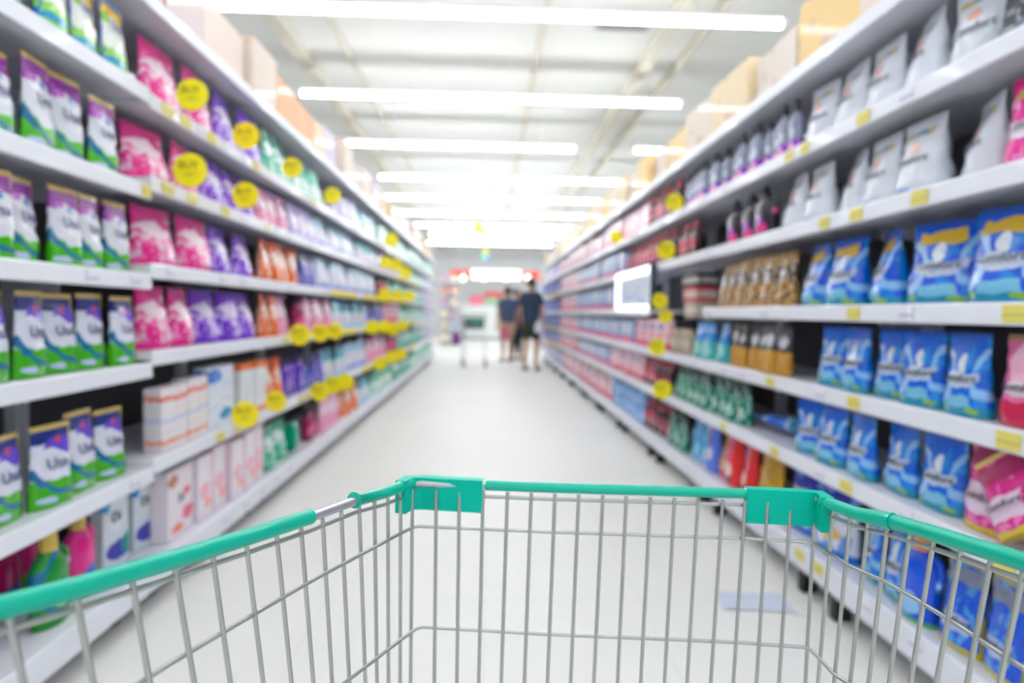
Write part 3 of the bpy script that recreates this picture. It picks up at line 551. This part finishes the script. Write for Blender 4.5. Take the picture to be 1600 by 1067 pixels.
# ------------------------------------------------------------------ cartons on the top shelves
TC = {-1: [('ecdcc0', 'beige'), ('e2dcec', 'pale lilac'), ('e8ddd2', 'cream'), ('e2d6d6', 'pale grey pink'), ('eee2da', 'pale peach'), ('ead8c6', 'cream'), ('dcd8ee', 'pale lilac'), ('e6dccb', 'beige')],
      1: [('ecd3a4', 'honey-coloured'), ('e8d9c8', 'cream'), ('ecd3a4', 'honey-coloured'), ('e4dcd4', 'pale grey'), ('ead2b0', 'beige'), ('e8dcd0', 'cream')]}
M_tape = mat('packing_tape', 'cfae74', .3, coat=.4)
for side in (-1, 1):
    y = 1.45 if side < 0 else 1.3; i = 0
    while y < 14.2:
        c, nm = TC[side][i % len(TC[side])]; L = random.uniform(.3, .48) if y < 7 else random.uniform(.42, .6); hh = random.uniform(.24, .36); dp = .34
        if side < 0 and 3.5 < y < 4.3: c, nm, hh = 'f4bf9c', 'orange', .27
        m = A('cardboard_'+nm.replace(' ', '_').replace('-', '_'), c, [('n', 3, .62, 'd8c6b8' if nm != 'orange' else 'f4d8cc'), ('r', .15, .45, .5, .7, 'cdbca6')], .6, .03, 0)
        xo = 1.24 + random.uniform(0.0, .06)+dp/2
        t = thing('carton', '%s carton on the top of the %s shelving, %s from the near end' % (nm, SN[side], ordw(i)), 'carton', (side*xo, y+L/2, HB[side][6]+.001), random.uniform(-.04, .04), 'cartons on top of the %s shelving' % SN[side])
        obj('carton_body', (MB().box(-dp/2, dp/2, -L/2, L/2, 0, hh, .004), m), t)
        obj('tape', (MB().box(-.025, .025, -L/2-.001, L/2+.001, hh-.0005, hh+.001).box(-.025, .025, -L/2-.0015, -L/2, hh-.07, hh), M_tape), t)
        obj('flap_seam', (MB().box(-.002, .002, -L/2-.0012, L/2+.0012, 0.001, hh+.0012), mat('seam_brown', 'b08c5a', .7)), t)
        y += L+random.uniform(.03, .07); i += 1

# ------------------------------------------------------------------ near trolley
M_wire = mat('chrome_wire', 'b2b5b4', .3, metal=.85)
M_rod = mat('rim_rod', 'c2c4cc', .28, metal=.8)
M_pl = mat('green_plastic', '00b59c', .3, coat=.25, spec=.25); M_plate = mat('green_plate', '00b8a0', .45, spec=.12)
def rimpt(px, py):
    if px < 640: D = .195-.035*(636-px)/636
    elif px > 1285: D = .195-.023*(px-1285)/315
    else: D = .195
    return atD(px, py, D)
LP = [(0, 950), (120, 918), (250, 880), (380, 841), (485, 807), (555, 781), (600, 770), (630, 759)]
FP = [(645, 754), (755, 758), (860, 762), (1000, 766), (1165, 771), (1272, 776)]
RP = [(1292, 785), (1340, 803), (1395, 815), (1450, 831), (1520, 853), (1600, 878)]
left = [rimpt(*p) for p in LP]; front = [rimpt(*p) for p in FP]; right = [rimpt(*p) for p in RP]
def ext(a, b_, y): d = (b_-a)/(b_.y-a.y); return a+d*(y-a.y)
lr = ext(left[4], left[0], -.12); rr = ext(right[2], right[5], -.12)
C0 = Vector(((lr.x+rr.x)/2, .35, 0))
cart = thing('shopping_trolley', 'wire shopping trolley with green plastic rim pushed from the camera', 'shopping trolley', C0)
def cob(n, mb, m, parent=cart):
    mb.v = [(x-C0.x, y-C0.y, z) for x, y, z in mb.v]; return obj(n, (mb, m), parent)
allrim = [lr]+left+front+right+[rr]
dz = Vector((0, 0, -.0075))
cob('basket_rim', MB().tube([p+dz*.1 for p in allrim], .0046, 10), M_rod)
cob('rim_wire', MB().tube([p+dz*1.7 for p in allrim], .0022, 8), M_wire)
cob('rim_sleeve', MB().tube([lr]+left[:5], .0069, 14), M_pl)
cob('rim_sleeve', MB().tube([left[5]+(left[4]-left[5])*.02]+left[5:]+[front[0]], [.0085, .0066, .0062, .0062, .0062], 14), M_pl)
cob('rim_sleeve', MB().tube(front[1:5], .0056, 14), M_pl)
cob('rim_sleeve', MB().tube([right[0]+Vector((-.006, .004, 0))]+right[0:3], [.0062, .0062, .0066, .0082], 14), M_pl)
cob('rim_sleeve', MB().tube([right[2]+(right[3]-right[2])*.04]+right[3:]+[rr], .0070, 14), M_pl)
# corner plates: folded plastic, flat to the front grid, wrapped round the corner
def plate(path, h0, h1, th=.004):
    rings = []
    for i, p in enumerate(path):
        a = path[max(0, i-1)]; b_ = path[min(len(path)-1, i+1)]; t_ = (b_-a); n_ = Vector((t_.y, -t_.x, 0)).normalized()*th
        c = p-n_*1.6
        rings.append([c+Vector((0, 0, h0)), c+n_*3.2+Vector((0, 0, h0)), c+n_*3.2+Vector((0, 0, h1)), c+Vector((0, 0, h1))])
    return MB().loft(rings, smooth=False)
lw = [left[6]*.3+left[7]*.7, left[7], (left[7]+front[0])/2+Vector((0, .002, 0)), front[0], front[1]]
cob('corner_plate', plate([left[7]+(left[6]-left[7])*.15, front[0]+Vector((-.004, .001, 0)), front[0]+Vector((.012, .003, 0)), front[1]], -.030, .0065), M_plate)
cob('corner_plate', plate([front[4], front[5]+Vector((-.018, .003, 0)), front[5]+Vector((.004, -.003, 0)), right[0]+Vector((-.001, -.004, 0))], -.031, .0065), M_plate)
for p in (front[1], front[4]): cob('sleeve_end', MB().ball(p+Vector((.001, 0, 0)), .0045, .006, .0066, 10, 6), mat('sleeve_end_white', 'e9f0ee', .3))
# wire panels
def xy_at(D, lean):              # rim plan path moved inwards for a wire D below the camera
    out = []
    c = Vector((C0.x+.0, .30, 0))
    for p in allrim:
        s = D-(H-p.z); q = Vector((p.x, p.y, H-D))
        if p in front: q.y -= .13*s; q.x += (c.x+.14-p.x)*.14*s*2
        else: q.x += (-1 if p.x > c.x+.05 else 1)*lean*s
        out.append(q)
    # round the corners
    res = [out[0]]
    for i in range(1, len(out)-1): res.append(out[i])
    res.append(out[-1]); return res
def horiz(D):
    o = xy_at(D, .10); nL = 1+len(left); nF = len(front)
    le = [o[0]]+o[1:6]; fr_ = o[nL+0:nL+nF]; ri = o[nL+nF+1:]
    a = fr_[0]+(fr_[1]-fr_[0])*.06; b_ = fr_[-1]+(fr_[-2]-fr_[-1])*.08
    la = fr_[0]+(o[5]-fr_[0])*.18; rb = fr_[-1]+(ri[0]-fr_[-1])*.25
    return le+[la, (la+a)/2*.4+fr_[0]*.6, a]+fr_[1:-1]+[b_, (rb+b_)/2*.4+fr_[-1]*.6, rb]+ri
g = MB()
grid = cob('basket_grid', MB().tube(horiz(.243), .0019, 8).tube(horiz(.352), .0019, 8).tube(horiz(.45), .0019, 8).tube(horiz(.53), .0028, 8), M_wire)
TOPX = [645, 682, 718, 755, 793, 830, 867, 904, 941.5, 978, 1015.5, 1053, 1090, 1128, 1163, 1198, 1234, 1272]
BOTX = [642, 679, 714, 748, 783, 819, 855, 891, 927, 964, 1000, 1037, 1072, 1109, 1144, 1180, 1215, 1256]
fy0, fy1 = front[0], front[-1]
def front_y(x): return fy0.y+(fy1.y-fy0.y)*(x-fy0.x)/(fy1.x-fy0.x)
for a, b_ in zip(TOPX, BOTX):
    ty = 754+(a-645)*.0345
    T = atD(a, ty, .195); v_ = ray(b_, 1067); kk = .12; t_ = (T.y+.195*kk)/(1-kk*v_.z)
    B = Vector((v_.x*t_, t_, H+v_.z*t_)); E = T+(B-T)*((T.z-(H-.53))/(T.z-B.z))
    inn = Vector((0, -.003, 0))
    cob('upright_wire', MB().tube([T+inn+Vector((0, 0, -.006)), B+inn, E+inn], .0020, 8), M_wire, grid)
def along(path, px):
    for (a, b_) in zip(path[:-1], path[1:]):
        if a[0] <= px <= b_[0]: u = (px-a[0])/(b_[0]-a[0]); return a[1]+(b_[1]-a[1])*u
    a, b_ = (path[0], path[1]) if px < path[0][0] else (path[-2], path[-1])
    return a[1]+(b_[1]-a[1])*(px-a[0])/(b_[0]-a[0])
def side_wire(px, pb, path, sgn):
    T = rimpt(px, along(path, px)); v_ = ray(pb, 1067); B = v_*T.y; B.z += H
    E = T+(B-T)*((T.z-(H-.53))/(T.z-B.z)); o = Vector((-sgn*.0, 0, -.006))
    cob('upright_wire', MB().tube([T+o, E], .0020, 8), M_wire, grid)
for a, b_ in ((14, 39), (119, 148), (206, 236), (273, 305), (332, 361), (385, 412), (432, 456), (470, 490), (504, 519), (533, 546), (561, 571), (585, 589), (606, 607), (626, 625)):
    side_wire(a, b_, LP, -1)
for a, b_ in ((1302, 1278), (1329, 1303), (1357, 1328), (1387, 1357), (1422, 1389), (1459, 1422), (1502, 1462), (1549, 1510), (1600, 1561)):
    side_wire(a, b_, RP, 1)
for j in range(1, 7):             # the sides go on past the edges of the picture
    for pth, s, lo in ((left, -1, lr), (right, 1, rr)):
        T = (left[0] if s < 0 else right[-1])+((lo-(left[0] if s < 0 else right[-1]))*j/6.5); E = T+Vector((-s*.035, 0, H-.53-T.z))
        cob('upright_wire', MB().tube([T, E], .0020, 8), M_wire, grid)
bt = xy_at(.53, .10); nL = len(left)+1
fl_ = MB(); xa_ = max(p.x for p in bt[:5]); 
for j in range(11):
    u = j/10; a = Vector((bt[0].x+(bt[len(bt)-1].x-bt[0].x)*u, -.10, H-.53)); b_ = bt[nL]+(bt[nL+len(front)-1]-bt[nL])*u; fl_.tube([a, b_], .002, 6)
cob('basket_floor', fl_, M_wire)
cob('handle_bar', MB().tube([lr+Vector((0, 0, 0)), lr+Vector((0, -.10, .06)), rr+Vector((0, -.10, .06)), rr], .012, 12), M_pl)
ch = MB()
for s, x in ((-1, C0.x-.20), (1, C0.x+.20)):
    ch.tube([(x, -.05, H-.53), (x, -.02, .16), (x*1+.06*0, .66, .14), (x+.1, .70, .14)], .011, 10)
cob('chassis', ch.tube([(C0.x-.2, .66, .14), (C0.x+.2, .66, .14)], .011, 10), M_rod)
M_rub = mat('rubber_black', '222222', .7)
for s in (-1, 1):
    for yy in (-.02, .64):
        x = C0.x+s*.2; n = 18
        wl = MB().loft([[(x+dx, yy+r_*math.cos(2*PI*a/n), .055+r_*math.sin(2*PI*a/n)) for a in range(n)] for dx, r_ in ((-.015, .045), (-.012, .054), (.012, .054), (.015, .045))])
        cs = cob('caster_fork', MB().box(x-.022, x-.017, yy-.02, yy+.02, .04, .13).box(x+.017, x+.022, yy-.02, yy+.02, .04, .13).box(x-.022, x+.022, yy-.02, yy+.02, .125, .132), M_rod)
        cob('wheel', wl, M_rub, cs)

# ------------------------------------------------------------------ paper sheet on the floor
p = atD(1176, 941, H)
pp = MB(); nx = 12
rows_ = [[(-.13+.26*i/nx, -.075+.15*j/4, .002+.012*abs(math.sin(i*.9+j*.5))*(.3+.7*(i/nx-.5)**2*4)) for i in range(nx+1)] for j in range(5)]
vs = [q for r_ in rows_ for q in r_]; fs = [[j*(nx+1)+i, j*(nx+1)+i+1, (j+1)*(nx+1)+i+1, (j+1)*(nx+1)+i] for j in range(4) for i in range(nx)]
pp.add(vs, fs, True); pp.add([(x, y, z-.0012) for x, y, z in vs], [f[::-1] for f in fs], True)
o = obj('paper_sheet', (pp, mat('paper_pale', 'cfd8ec', .6)), None, (p.x, p.y, .0002)); o.rotation_euler = (0, 0, -.1)
tag(o, 'thin pale paper sheet lying on the floor by the right shelving', 'paper')

# ------------------------------------------------------------------ far trolley
def far_cart(x, y, rz):
    t = thing('shopping_trolley', 'empty grey shopping trolley standing in the aisle left of the people', 'shopping trolley', (x, y, 0), rz)
    mw = mat('far_wire', 'b9c2c6', .4, metal=.5); w1, w2, L, zt, zb = .27, .22, .40, .98, .55
    def loop(s, z): a = w1*s; b2 = w2*s; l = L*(.8+.2*s); return [(-a, l, z), (-b2, -l, z), (b2, -l, z), (a, l, z), (-a, l, z)]
    obj('basket_rim', (MB().tube(loop(1, zt), .010, 8), mw), t)
    g_ = obj('basket_grid', (MB().tube(loop(.97, .86), .003, 6).tube(loop(.93, .73), .003, 6).tube(loop(.9, .62), .003, 6).tube(loop(.88, zb), .005, 6), mw), t)
    for j in range(10):
        u = -1+2*j/9; obj('upright_wire', (MB().tube([(u*w2, -L, zt), (u*w2*.88, -L*.976, zb)], .003, 6), mw), g_)
        for s in (-1, 1):
            yy = u*L; ww = w2+(w1-w2)*(u+1)/2; obj('upright_wire', (MB().tube([(s*ww, yy, zt), (s*ww*.88, yy*.976, zb)], .003, 6), mw), g_)
    fl = MB(); [fl.tube([(-w2*.88+w2*1.76*j/8, -L*.97, zb), (-w1*.88+w1*1.76*j/8, L*.97, zb)], .003, 6) for j in range(9)]; obj('basket_floor', (fl, mw), t)
    obj('child_seat', (MB().box(-.20, .20, .16, .20, .76, .97, .01).box(-.20, .20, .10, .36, .75, .77, .006), mat('seat_dark_green', '2c5a52', .5)), t)
    obj('front_badge', (MB().box(-.14, .14, -.425, -.41, .88, .96, .006), mat('badge_green', '2f8a70', .4)), t)
    obj('handle', (MB().tube([(-.27, .40, zt), (-.25, .50, 1.04), (.25, .50, 1.04), (.27, .40, zt)], .016, 10), mat('seat_dark_green', '2c5a52', .5)), t)
    fr = MB()
    for s in (-1, 1): fr.tube([(s*.24, .38, zb), (s*.24, .36, .16), (s*.21, -.36, .14), (s*.2, -.34, .30), (s*.21, .1, zb)], .012, 8)
    obj('chassis', (fr, mw), t)
    for s in (-1, 1):
        for yy in (-.36, .36):
            xx = s*(.21 if yy < 0 else .24); n = 16
            obj('wheel', (MB().loft([[(xx+dx, yy+r_*math.cos(2*PI*a/n), .06+r_*math.sin(2*PI*a/n)) for a in range(n)] for dx, r_ in ((-.016, .05), (-.012, .06), (.012, .06), (.016, .05))]), M_rub), t)
    return t
pc = atD(742, 574, H); far_cart(pc.x-.02, pc.y+.3, .06)
pb = atY(713, 536, pc.y)
t = thing('shopping_bag', 'small purple bag hanging at the left side of the empty trolley', 'bag', (pc.x-.02-.27-.10, pc.y+.3, .42))
obj('body', (MB().lathe([(.055, 0), (.085, .03), (.09, .15), (.06, .24), (.03, .27)], 12, 1, .6), mat('bag_purple', '8c4a9c', .5)), t)
obj('bag_handle', (MB().tube([(-.02, 0, .26), (.03, 0, .42), (.10, 0, .568), (.05, 0, .42), (.02, 0, .26)], .004, 6), mat('bag_purple', '8c4a9c', .5)), t)

# ------------------------------------------------------------------ people (skinned skeletons)
def skin(name, verts, edges, m, parent, sub=1, root=0):
    me = bpy.data.meshes.new(name); me.from_pydata([v_[:3] for v_ in verts], edges, []); me.materials.append(m)
    o = obj(name, me, parent); o.modifiers.new('skin', 'SKIN')
    sv = me.skin_vertices[0].data
    for i, v_ in enumerate(verts): sv[i].radius = (v_[3], v_[4] if len(v_) > 4 else v_[3]); sv[i].use_root = (i == root)
    sb = o.modifiers.new('sub', 'SUBSURF'); sb.levels = sub; sb.render_levels = sub
    for q in range(1): me.update()
    return o
SKIN = mat('skin_tan', 'c99a7c', .55)
def person(loc, rz, hgt, label, shirt, lower, lower_len, hair, shoe, armL, armR, stride=.06, turn=0, long_hair=False):
    """rz turns the figure, which faces -y; armX = (elbow, wrist) offsets from the shoulder"""
    t = thing('person', label, 'person', loc, rz); k = hgt/1.7
    V = []; E = []
    def add(p, par=None):
        V.append(tuple(c*k for c in p)); i = len(V)-1
        if par is not None: E.append((par, i))
        return i
    pel = add((0, 0, .93, .115, .09)); wst = add((0, 0, 1.06, .10, .08), pel); chs = add((0, .01, 1.27, .12, .085), wst)
    nb = add((0, .01, 1.41, .062), chs); nk = add((0, -.005, 1.47, .052), nb); hd = add((0, -.015, 1.56, .078, .086), nk); ht = add((0, -.01, 1.64, .066, .07), hd)
    arms = []
    for s, (el, wr) in ((-1, armR), (1, armL)):
        sh_ = add((s*.165, .01, 1.37, .058), chs); e_ = add((s*.165+el[0], el[1], 1.37+el[2], .041), sh_); w_ = add((s*.165+wr[0], wr[1], 1.37+wr[2], .027), e_)
        d = (Vector(V[w_][:3])-Vector(V[e_][:3])).normalized(); wp = Vector(V[w_][:3])/k; side_ = d.cross(Vector((1, .1, 0)) if abs(d.x) < .8 else Vector((0, 0, 1))).normalized()
        pm_ = add((*(wp+d*.06), .033, .018), w_)
        for f in range(4):
            b0 = wp+d*.10+side_*(-.026+.0175*f); a0 = add((*b0, .0095), pm_); ln = (.06, .075, .07, .055)[f]
            a1 = add((*(b0+d*ln*.6+Vector((0, -.006, 0))), .009), a0); add((*(b0+d*ln+Vector((0, -.02, 0))), .0075), a1)
        th0 = add((*(wp+d*.035+side_*-.035), .011), w_); add((*(wp+d*.075+side_*-.055), .009), th0)
        arms.append((sh_, e_, w_))
    legs = []
    for s in (-1, 1):
        yo = s*stride
        hp = add((s*.085, 0, .86, .095), pel); kn = add((s*.095, yo*.5-.01, .48, .058), hp); cf = add((s*.098, yo*.8+.015, .33, .056), kn); an = add((s*.10, yo+.02, .085, .036), cf)
        hl = add((s*.10, yo+.01, .04, .037), an); add((s*.115, yo-.13, .028, .036, .022), hl); legs.append((hp, kn, an))
    body = skin('body', V, E, SKIN, t, 1, 0)
    # shirt: torso and short sleeves
    sv = [tuple(c*k for c in p) for p in ((0, 0, .88, .185, .15), (0, 0, 1.06, .18, .145), (0, .01, 1.27, .195, .155), (0, .01, 1.42, .115, .105))]; se = [(0, 1), (1, 2), (2, 3)]
    for (a, e_, w_) in arms:
        a_ = Vector(V[a][:3]); e2 = Vector(V[e_][:3]); m_ = a_+(e2-a_)*.72; sv.append((*a_, .088*k)); se.append((2, len(sv)-1)); sv.append((*m_, .070*k)); se.append((len(sv)-2, len(sv)-1))
    skin('shirt', sv, se, shirt, t, 1, 1)
    pv = [tuple(c*k for c in (0, 0, .90, .165, .13)), tuple(c*k for c in (0, 0, 1.0, .16, .125))]; pe = [(0, 1)]
    for hp, kn, an in legs:
        h_, k_, a_ = (Vector(V[j][:3]) for j in (hp, kn, an))
        pv.append((*(h_-Vector((0, 0, .07))), .115*k)); pe.append((0, len(pv)-1))
        if lower_len == 'short': pv.append((*(h_+(k_-h_)*.85), .094*k)); pe.append((len(pv)-2, len(pv)-1))
        else:
            pv.append((*k_, .078*k)); pe.append((len(pv)-2, len(pv)-1)); pv.append((*(a_+Vector((0, 0, .02))), .058*k)); pe.append((len(pv)-2, len(pv)-1))
    skin('shorts' if lower_len == 'short' else 'trousers', pv, pe, lower, t, 1, 0)
    # head details: hair cap, nose, ears, eyes, mouth
    hz = 1.60*k
    hr = MB(); n = 14
    rg = []
    for j in range(9):
        f = j/8; th = PI*.62*(1-f)+.03
        rg.append([((.088*math.sin(th)*math.cos(2*PI*a/n))*k, (.012+.102*math.sin(th)*math.sin(2*PI*a/n)+(.03*(1-f)))*k, hz+(.012+.10*math.cos(th))*k) for a in range(n)])
    hr.loft(rg); obj('hair', (hr, hair), t)
    if long_hair: obj('ponytail', (MB().tube([(0, .10*k, hz), (0, .14*k, hz-.06), (0, .12*k, hz-.18)], [.03, .028, .012], 8), hair), t)
    fc = MB().tube([(0, -.082*k, hz-.005), (0, -.108*k, hz-.045), (0, -.09*k, hz-.055)], [.008, .014, .008], 8)
    obj('nose', (fc, SKIN), t)
    for s in (-1, 1):
        obj('ear', (MB().ball((s*.082*k, .005*k, hz-.03), .012, .02, .032, 8, 6), SKIN), t)
        obj('eye', (MB().ball((s*.032*k, -.084*k, hz-.01), .013, .008, .009, 8, 6), mat('eye_dark', '2a2220', .3)), t)
    obj('mouth', (MB().tube([(-.025, -.088*k, hz-.085), (0, -.094*k, hz-.088), (.025, -.088*k, hz-.085)], .005, 6), mat('lips', 'a8605c', .5)), t)
    for s in (-1, 1):
        yo = s*stride
        sole = MB(); rg = []
        for z, g2 in ((0, .9), (.008, 1), (.02, 1), (.03, .9)):
            rg.append([((s*.105+.046*g2*math.cos(2*PI*a/16))*k, (yo-.055+.13*g2*math.sin(2*PI*a/16))*k, z) for a in range(16)])
        so = obj('sandal' if lower_len == 'short' else 'shoe', (sole.loft(rg), shoe), t)
        obj('strap', (MB().tube([((s*.105-.045)*k, (yo-.10)*k, .02), ((s*.105)*k, (yo-.10)*k, .062), ((s*.105+.045)*k, (yo-.10)*k, .02)], .010, 8), shoe), so)
    return t
NV = mat('cloth_navy', '2c3a54', .9); GB = mat('cloth_slate_blue', '4a5a76', .9); OL = mat('cloth_dark_olive', '2e3830', .9); BK = mat('cloth_black_blue', '1c2430', .9)
BG = mat('cloth_beige', 'c8a888', .9); HK = mat('hair_black', '1d1b1c', .6); HB_ = mat('hair_brown', '6c4c3c', .6); SD = mat('sandal_dark', '38302c', .6)
hang = ((.05, .01, -.27), (.06, -.02, -.50)); hangR = ((-.05, .01, -.27), (-.06, -.02, -.50))
a = atD(829, 578, H); person((a.x, a.y, 0), R(150), 1.76, 'person in navy t-shirt and dark olive shorts standing nearest, holding a white bag', NV, OL, 'short', HK, SD, ((.06, .02, -.27), (.03, -.10, -.48)), ((-.02, -.06, -.26), (.02, -.18, -.42)), .05)
mx_, my_ = a.x, a.y
a = atD(791, 565, H); person((a.x, a.y, 0), R(200), 1.66, 'person in slate blue t-shirt with bare arms and legs, leftmost of the three', GB, BG, 'short', HK, SD, hang, hangR, .03, long_hair=True)
wx, wy = a.x, a.y
a = atD(807, 563, H); person((a.x, a.y+.25, 0), R(120), 1.64, 'person in blue-grey t-shirt and dark trousers, between the other two people', GB, BK, 'long', HB_, BK, ((.05, -.10, -.25), (-.02, -.32, -.22)), hangR, .03)
t = thing('handbag', 'pink handbag held by the leftmost person', 'handbag', (wx-.05, wy-.24, .50))
obj('bag_body', (MB().lathe([(.08, 0), (.11, .02), (.10, .2), (.07, .26)], 14, 1, .45), mat('bag_pink', 'd06a86', .5)), t)
obj('bag_strap', (MB().tube([(-.05, 0, .25), (-.02, 0, .36), (.02, 0, .36), (.05, 0, .25)], .006, 6), mat('bag_pink', 'd06a86', .5)), t)
t = thing('carrier_bag', 'small white carrier bag held by the person in dark shorts', 'bag', (mx_+.12, my_-.27, .72))
obj('bag_body', (MB().lathe([(.05, 0), (.075, .03), (.07, .14), (.03, .22)], 12, 1, .6), mat('bag_white', 'dfe4ec', .5)), t)
obj('bag_handle', (MB().tube([(-.02, 0, .21), (0, 0, .27), (.02, 0, .21)], .005, 6), mat('bag_white', 'dfe4ec', .5)), t)

# ------------------------------------------------------------------ back of the shop
RED = mat('sign_red', 'e8402c', .5, emit=.35)
p0 = atY(703, 426, 28.6); p1 = atY(842, 430, 28.6)
t = thing('overhead_sign', 'long overhead sign with red ends and bright white middle over the checkouts', 'sign', ((p0.x+p1.x)/2, 28.6, p0.z-.1)); L = (p1.x-p0.x)/2
obj('red_end', (MB().box(-L, -L+.95, -.06, .06, -.16, .22, .01), RED), t); obj('red_end', (MB().box(L-.8, L, -.06, .06, -.16, .22, .01), RED), t)
obj('lit_middle', (MB().box(-L+.95, L-.8, -.06, .06, -.16, .26, .01), mat('sign_lit_white', 'ffffff', .5, emit=1.3)), t)
for s in (-.8, .8): obj('hanger', (MB().tube([(s*L, 0, .22), (s*L, 0, HC-t.location.z)], .012, 6), M_white), t)
M_globe = mat('globe_glass', 'fffaf0', .3, emit=2.2)
for i, px in enumerate((724, 757, 790, 825)):
    p = atY(px, 434, 27.0)
    t = thing('pendant_lamp', 'round glowing globe lamp below the overhead sign, %s from the left' % OR[i], 'lamp', p, 0, 'globe lamps under the overhead sign')
    obj('globe', (MB().ball((0, 0, 0),   .13, .13, .13), M_globe), t); obj('cord', (MB().tube([(0, 0, .15), (0, 0, HC-p.z)], .008, 6), M_white), t)
M_ctr = mat('counter_white', 'e6eae8', .5)
p0 = atY(722, 529, 25.5); p1 = atY(786, 529, 25.5)
t = thing('checkout_counter', 'tall white counter unit at the end of the aisle', 'counter', ((p0.x+p1.x)/2, 25.8, 0)); L = (p1.x-p0.x)/2
obj('counter_body', (MB().box(-L, L, -.3, .3, .08, 1.30, .01), M_ctr), t); obj('counter_top', (MB().box(-L-.03, L+.03, -.33, .33, 1.30, 1.36, .01), M_white), t)
obj('plinth', (MB().box(-L+.04, L-.04, -.26, .28, 0, .08), mat('plinth_grey', '8c9090', .6)), t)
for x0, x1, y_, z0, z1, c, lab in ((734, 756, 471, 0, .42, 'e0788c', 'pink display box on the white counter, left one'), (757, 786, 462, 0, .55, 'd85850', 'red-topped display box on the white counter, right one')):
    a = atY(x0, y_, 25.8); b_ = atY(x1, y_, 25.8)
    t = thing('display_box', lab, 'box', ((a.x+b_.x)/2, 25.8, 1.36)); L = (b_.x-a.x)/2
    obj('box_body', (MB().box(-L, L, -.15, .15, 0, z1*.55, .01), mat('box_body_'+c, c if x0 < 750 else '9fc09a', .5)), t); obj('header_board', (MB().box(-L, L, .1, .13, z1*.55, z1, .005), mat('box_c_'+c, c, .5)), t)
# far goods racks either side of the opening
for side, xa, xb, yy in ((-1, 688, 716, 21.0), (1, 838, 858, 20.0)):
    a = atY(xa, 500, yy); b_ = atY(xb, 500, yy); L = (b_.x-a.x)/2
    t = thing('goods_rack', 'pale goods rack far behind the %s shelving' % SN[side], 'rack', ((a.x+b_.x)/2, yy, 0))
    obj('rack_back', (MB().box(-L, L, .25, .28, 0, 2.2), M_sh), t)
    for j in range(6): obj('rack_shelf', (MB().box(-L, L, -.25, .25, .1+j*.38, .13+j*.38), M_sh), t)
    for j in range(6):
        for q in range(2):
            c = random.choice(['e8b8a8', 'd8c8b0', 'c8a8c0', 'e6dcc8', 'b8c8d8', 'd8a090'])
            ob = obj('goods_box', (MB().box(-L*.44, L*.44, -.14, .14, 0, random.uniform(.2, .3), .01), mat('goods_'+c, c, .6)), None, ((a.x+b_.x)/2+(-.5 if q == 0 else .5)*L, yy-.05, .131+j*.38))
            tag(ob, 'small blurred goods box, %s one on the far %s rack, level %d from the floor' % (('left', 'right')[q], SN[side], j+1), 'box', 'goods boxes on the far racks')
# hanging promotional mobiles
for px, py, Y, cols, lab in ((748, 356, 16.5, ('f4bc3c', '9fdcae', 'f6d85c'), 'round orange-yellow mobile hanging in front of the far lamps'),
                             (757, 400, 22.0, ('7fd0b4', 'f2d468', '8f92d4'), 'green, yellow and violet mobile hanging lower down the aisle'),
                             (866, 396, 15.5, ('6c5cd0', '5c6ad8', 'a89cf0'), 'violet mobile hanging above the far right shelving')):
    p = atY(px, py, Y); t = thing('hanging_mobile', lab, 'hanging sign', p)
    for j, (dx, dz_, r_) in enumerate(((0, 0, .15), (.02, .19, .10), (.10, -.16, .09))):
        n = 20; rg = [[(dx+r2*math.cos(2*PI*a/n), y_, dz_+r2*math.sin(2*PI*a/n)) for a in range(n)] for r2, y_ in ((r_*.96, -.006-.01*j), (r_, -.01*j), (r_*.96, .006-.01*j))]
        obj('disc', (MB().loft(rg), mat('mobile_'+cols[j], cols[j], .5)), t)
    obj('string', (MB().tube([(0, 0, .1), (0, 0, HC-p.z)], .003, 6), M_white), t)
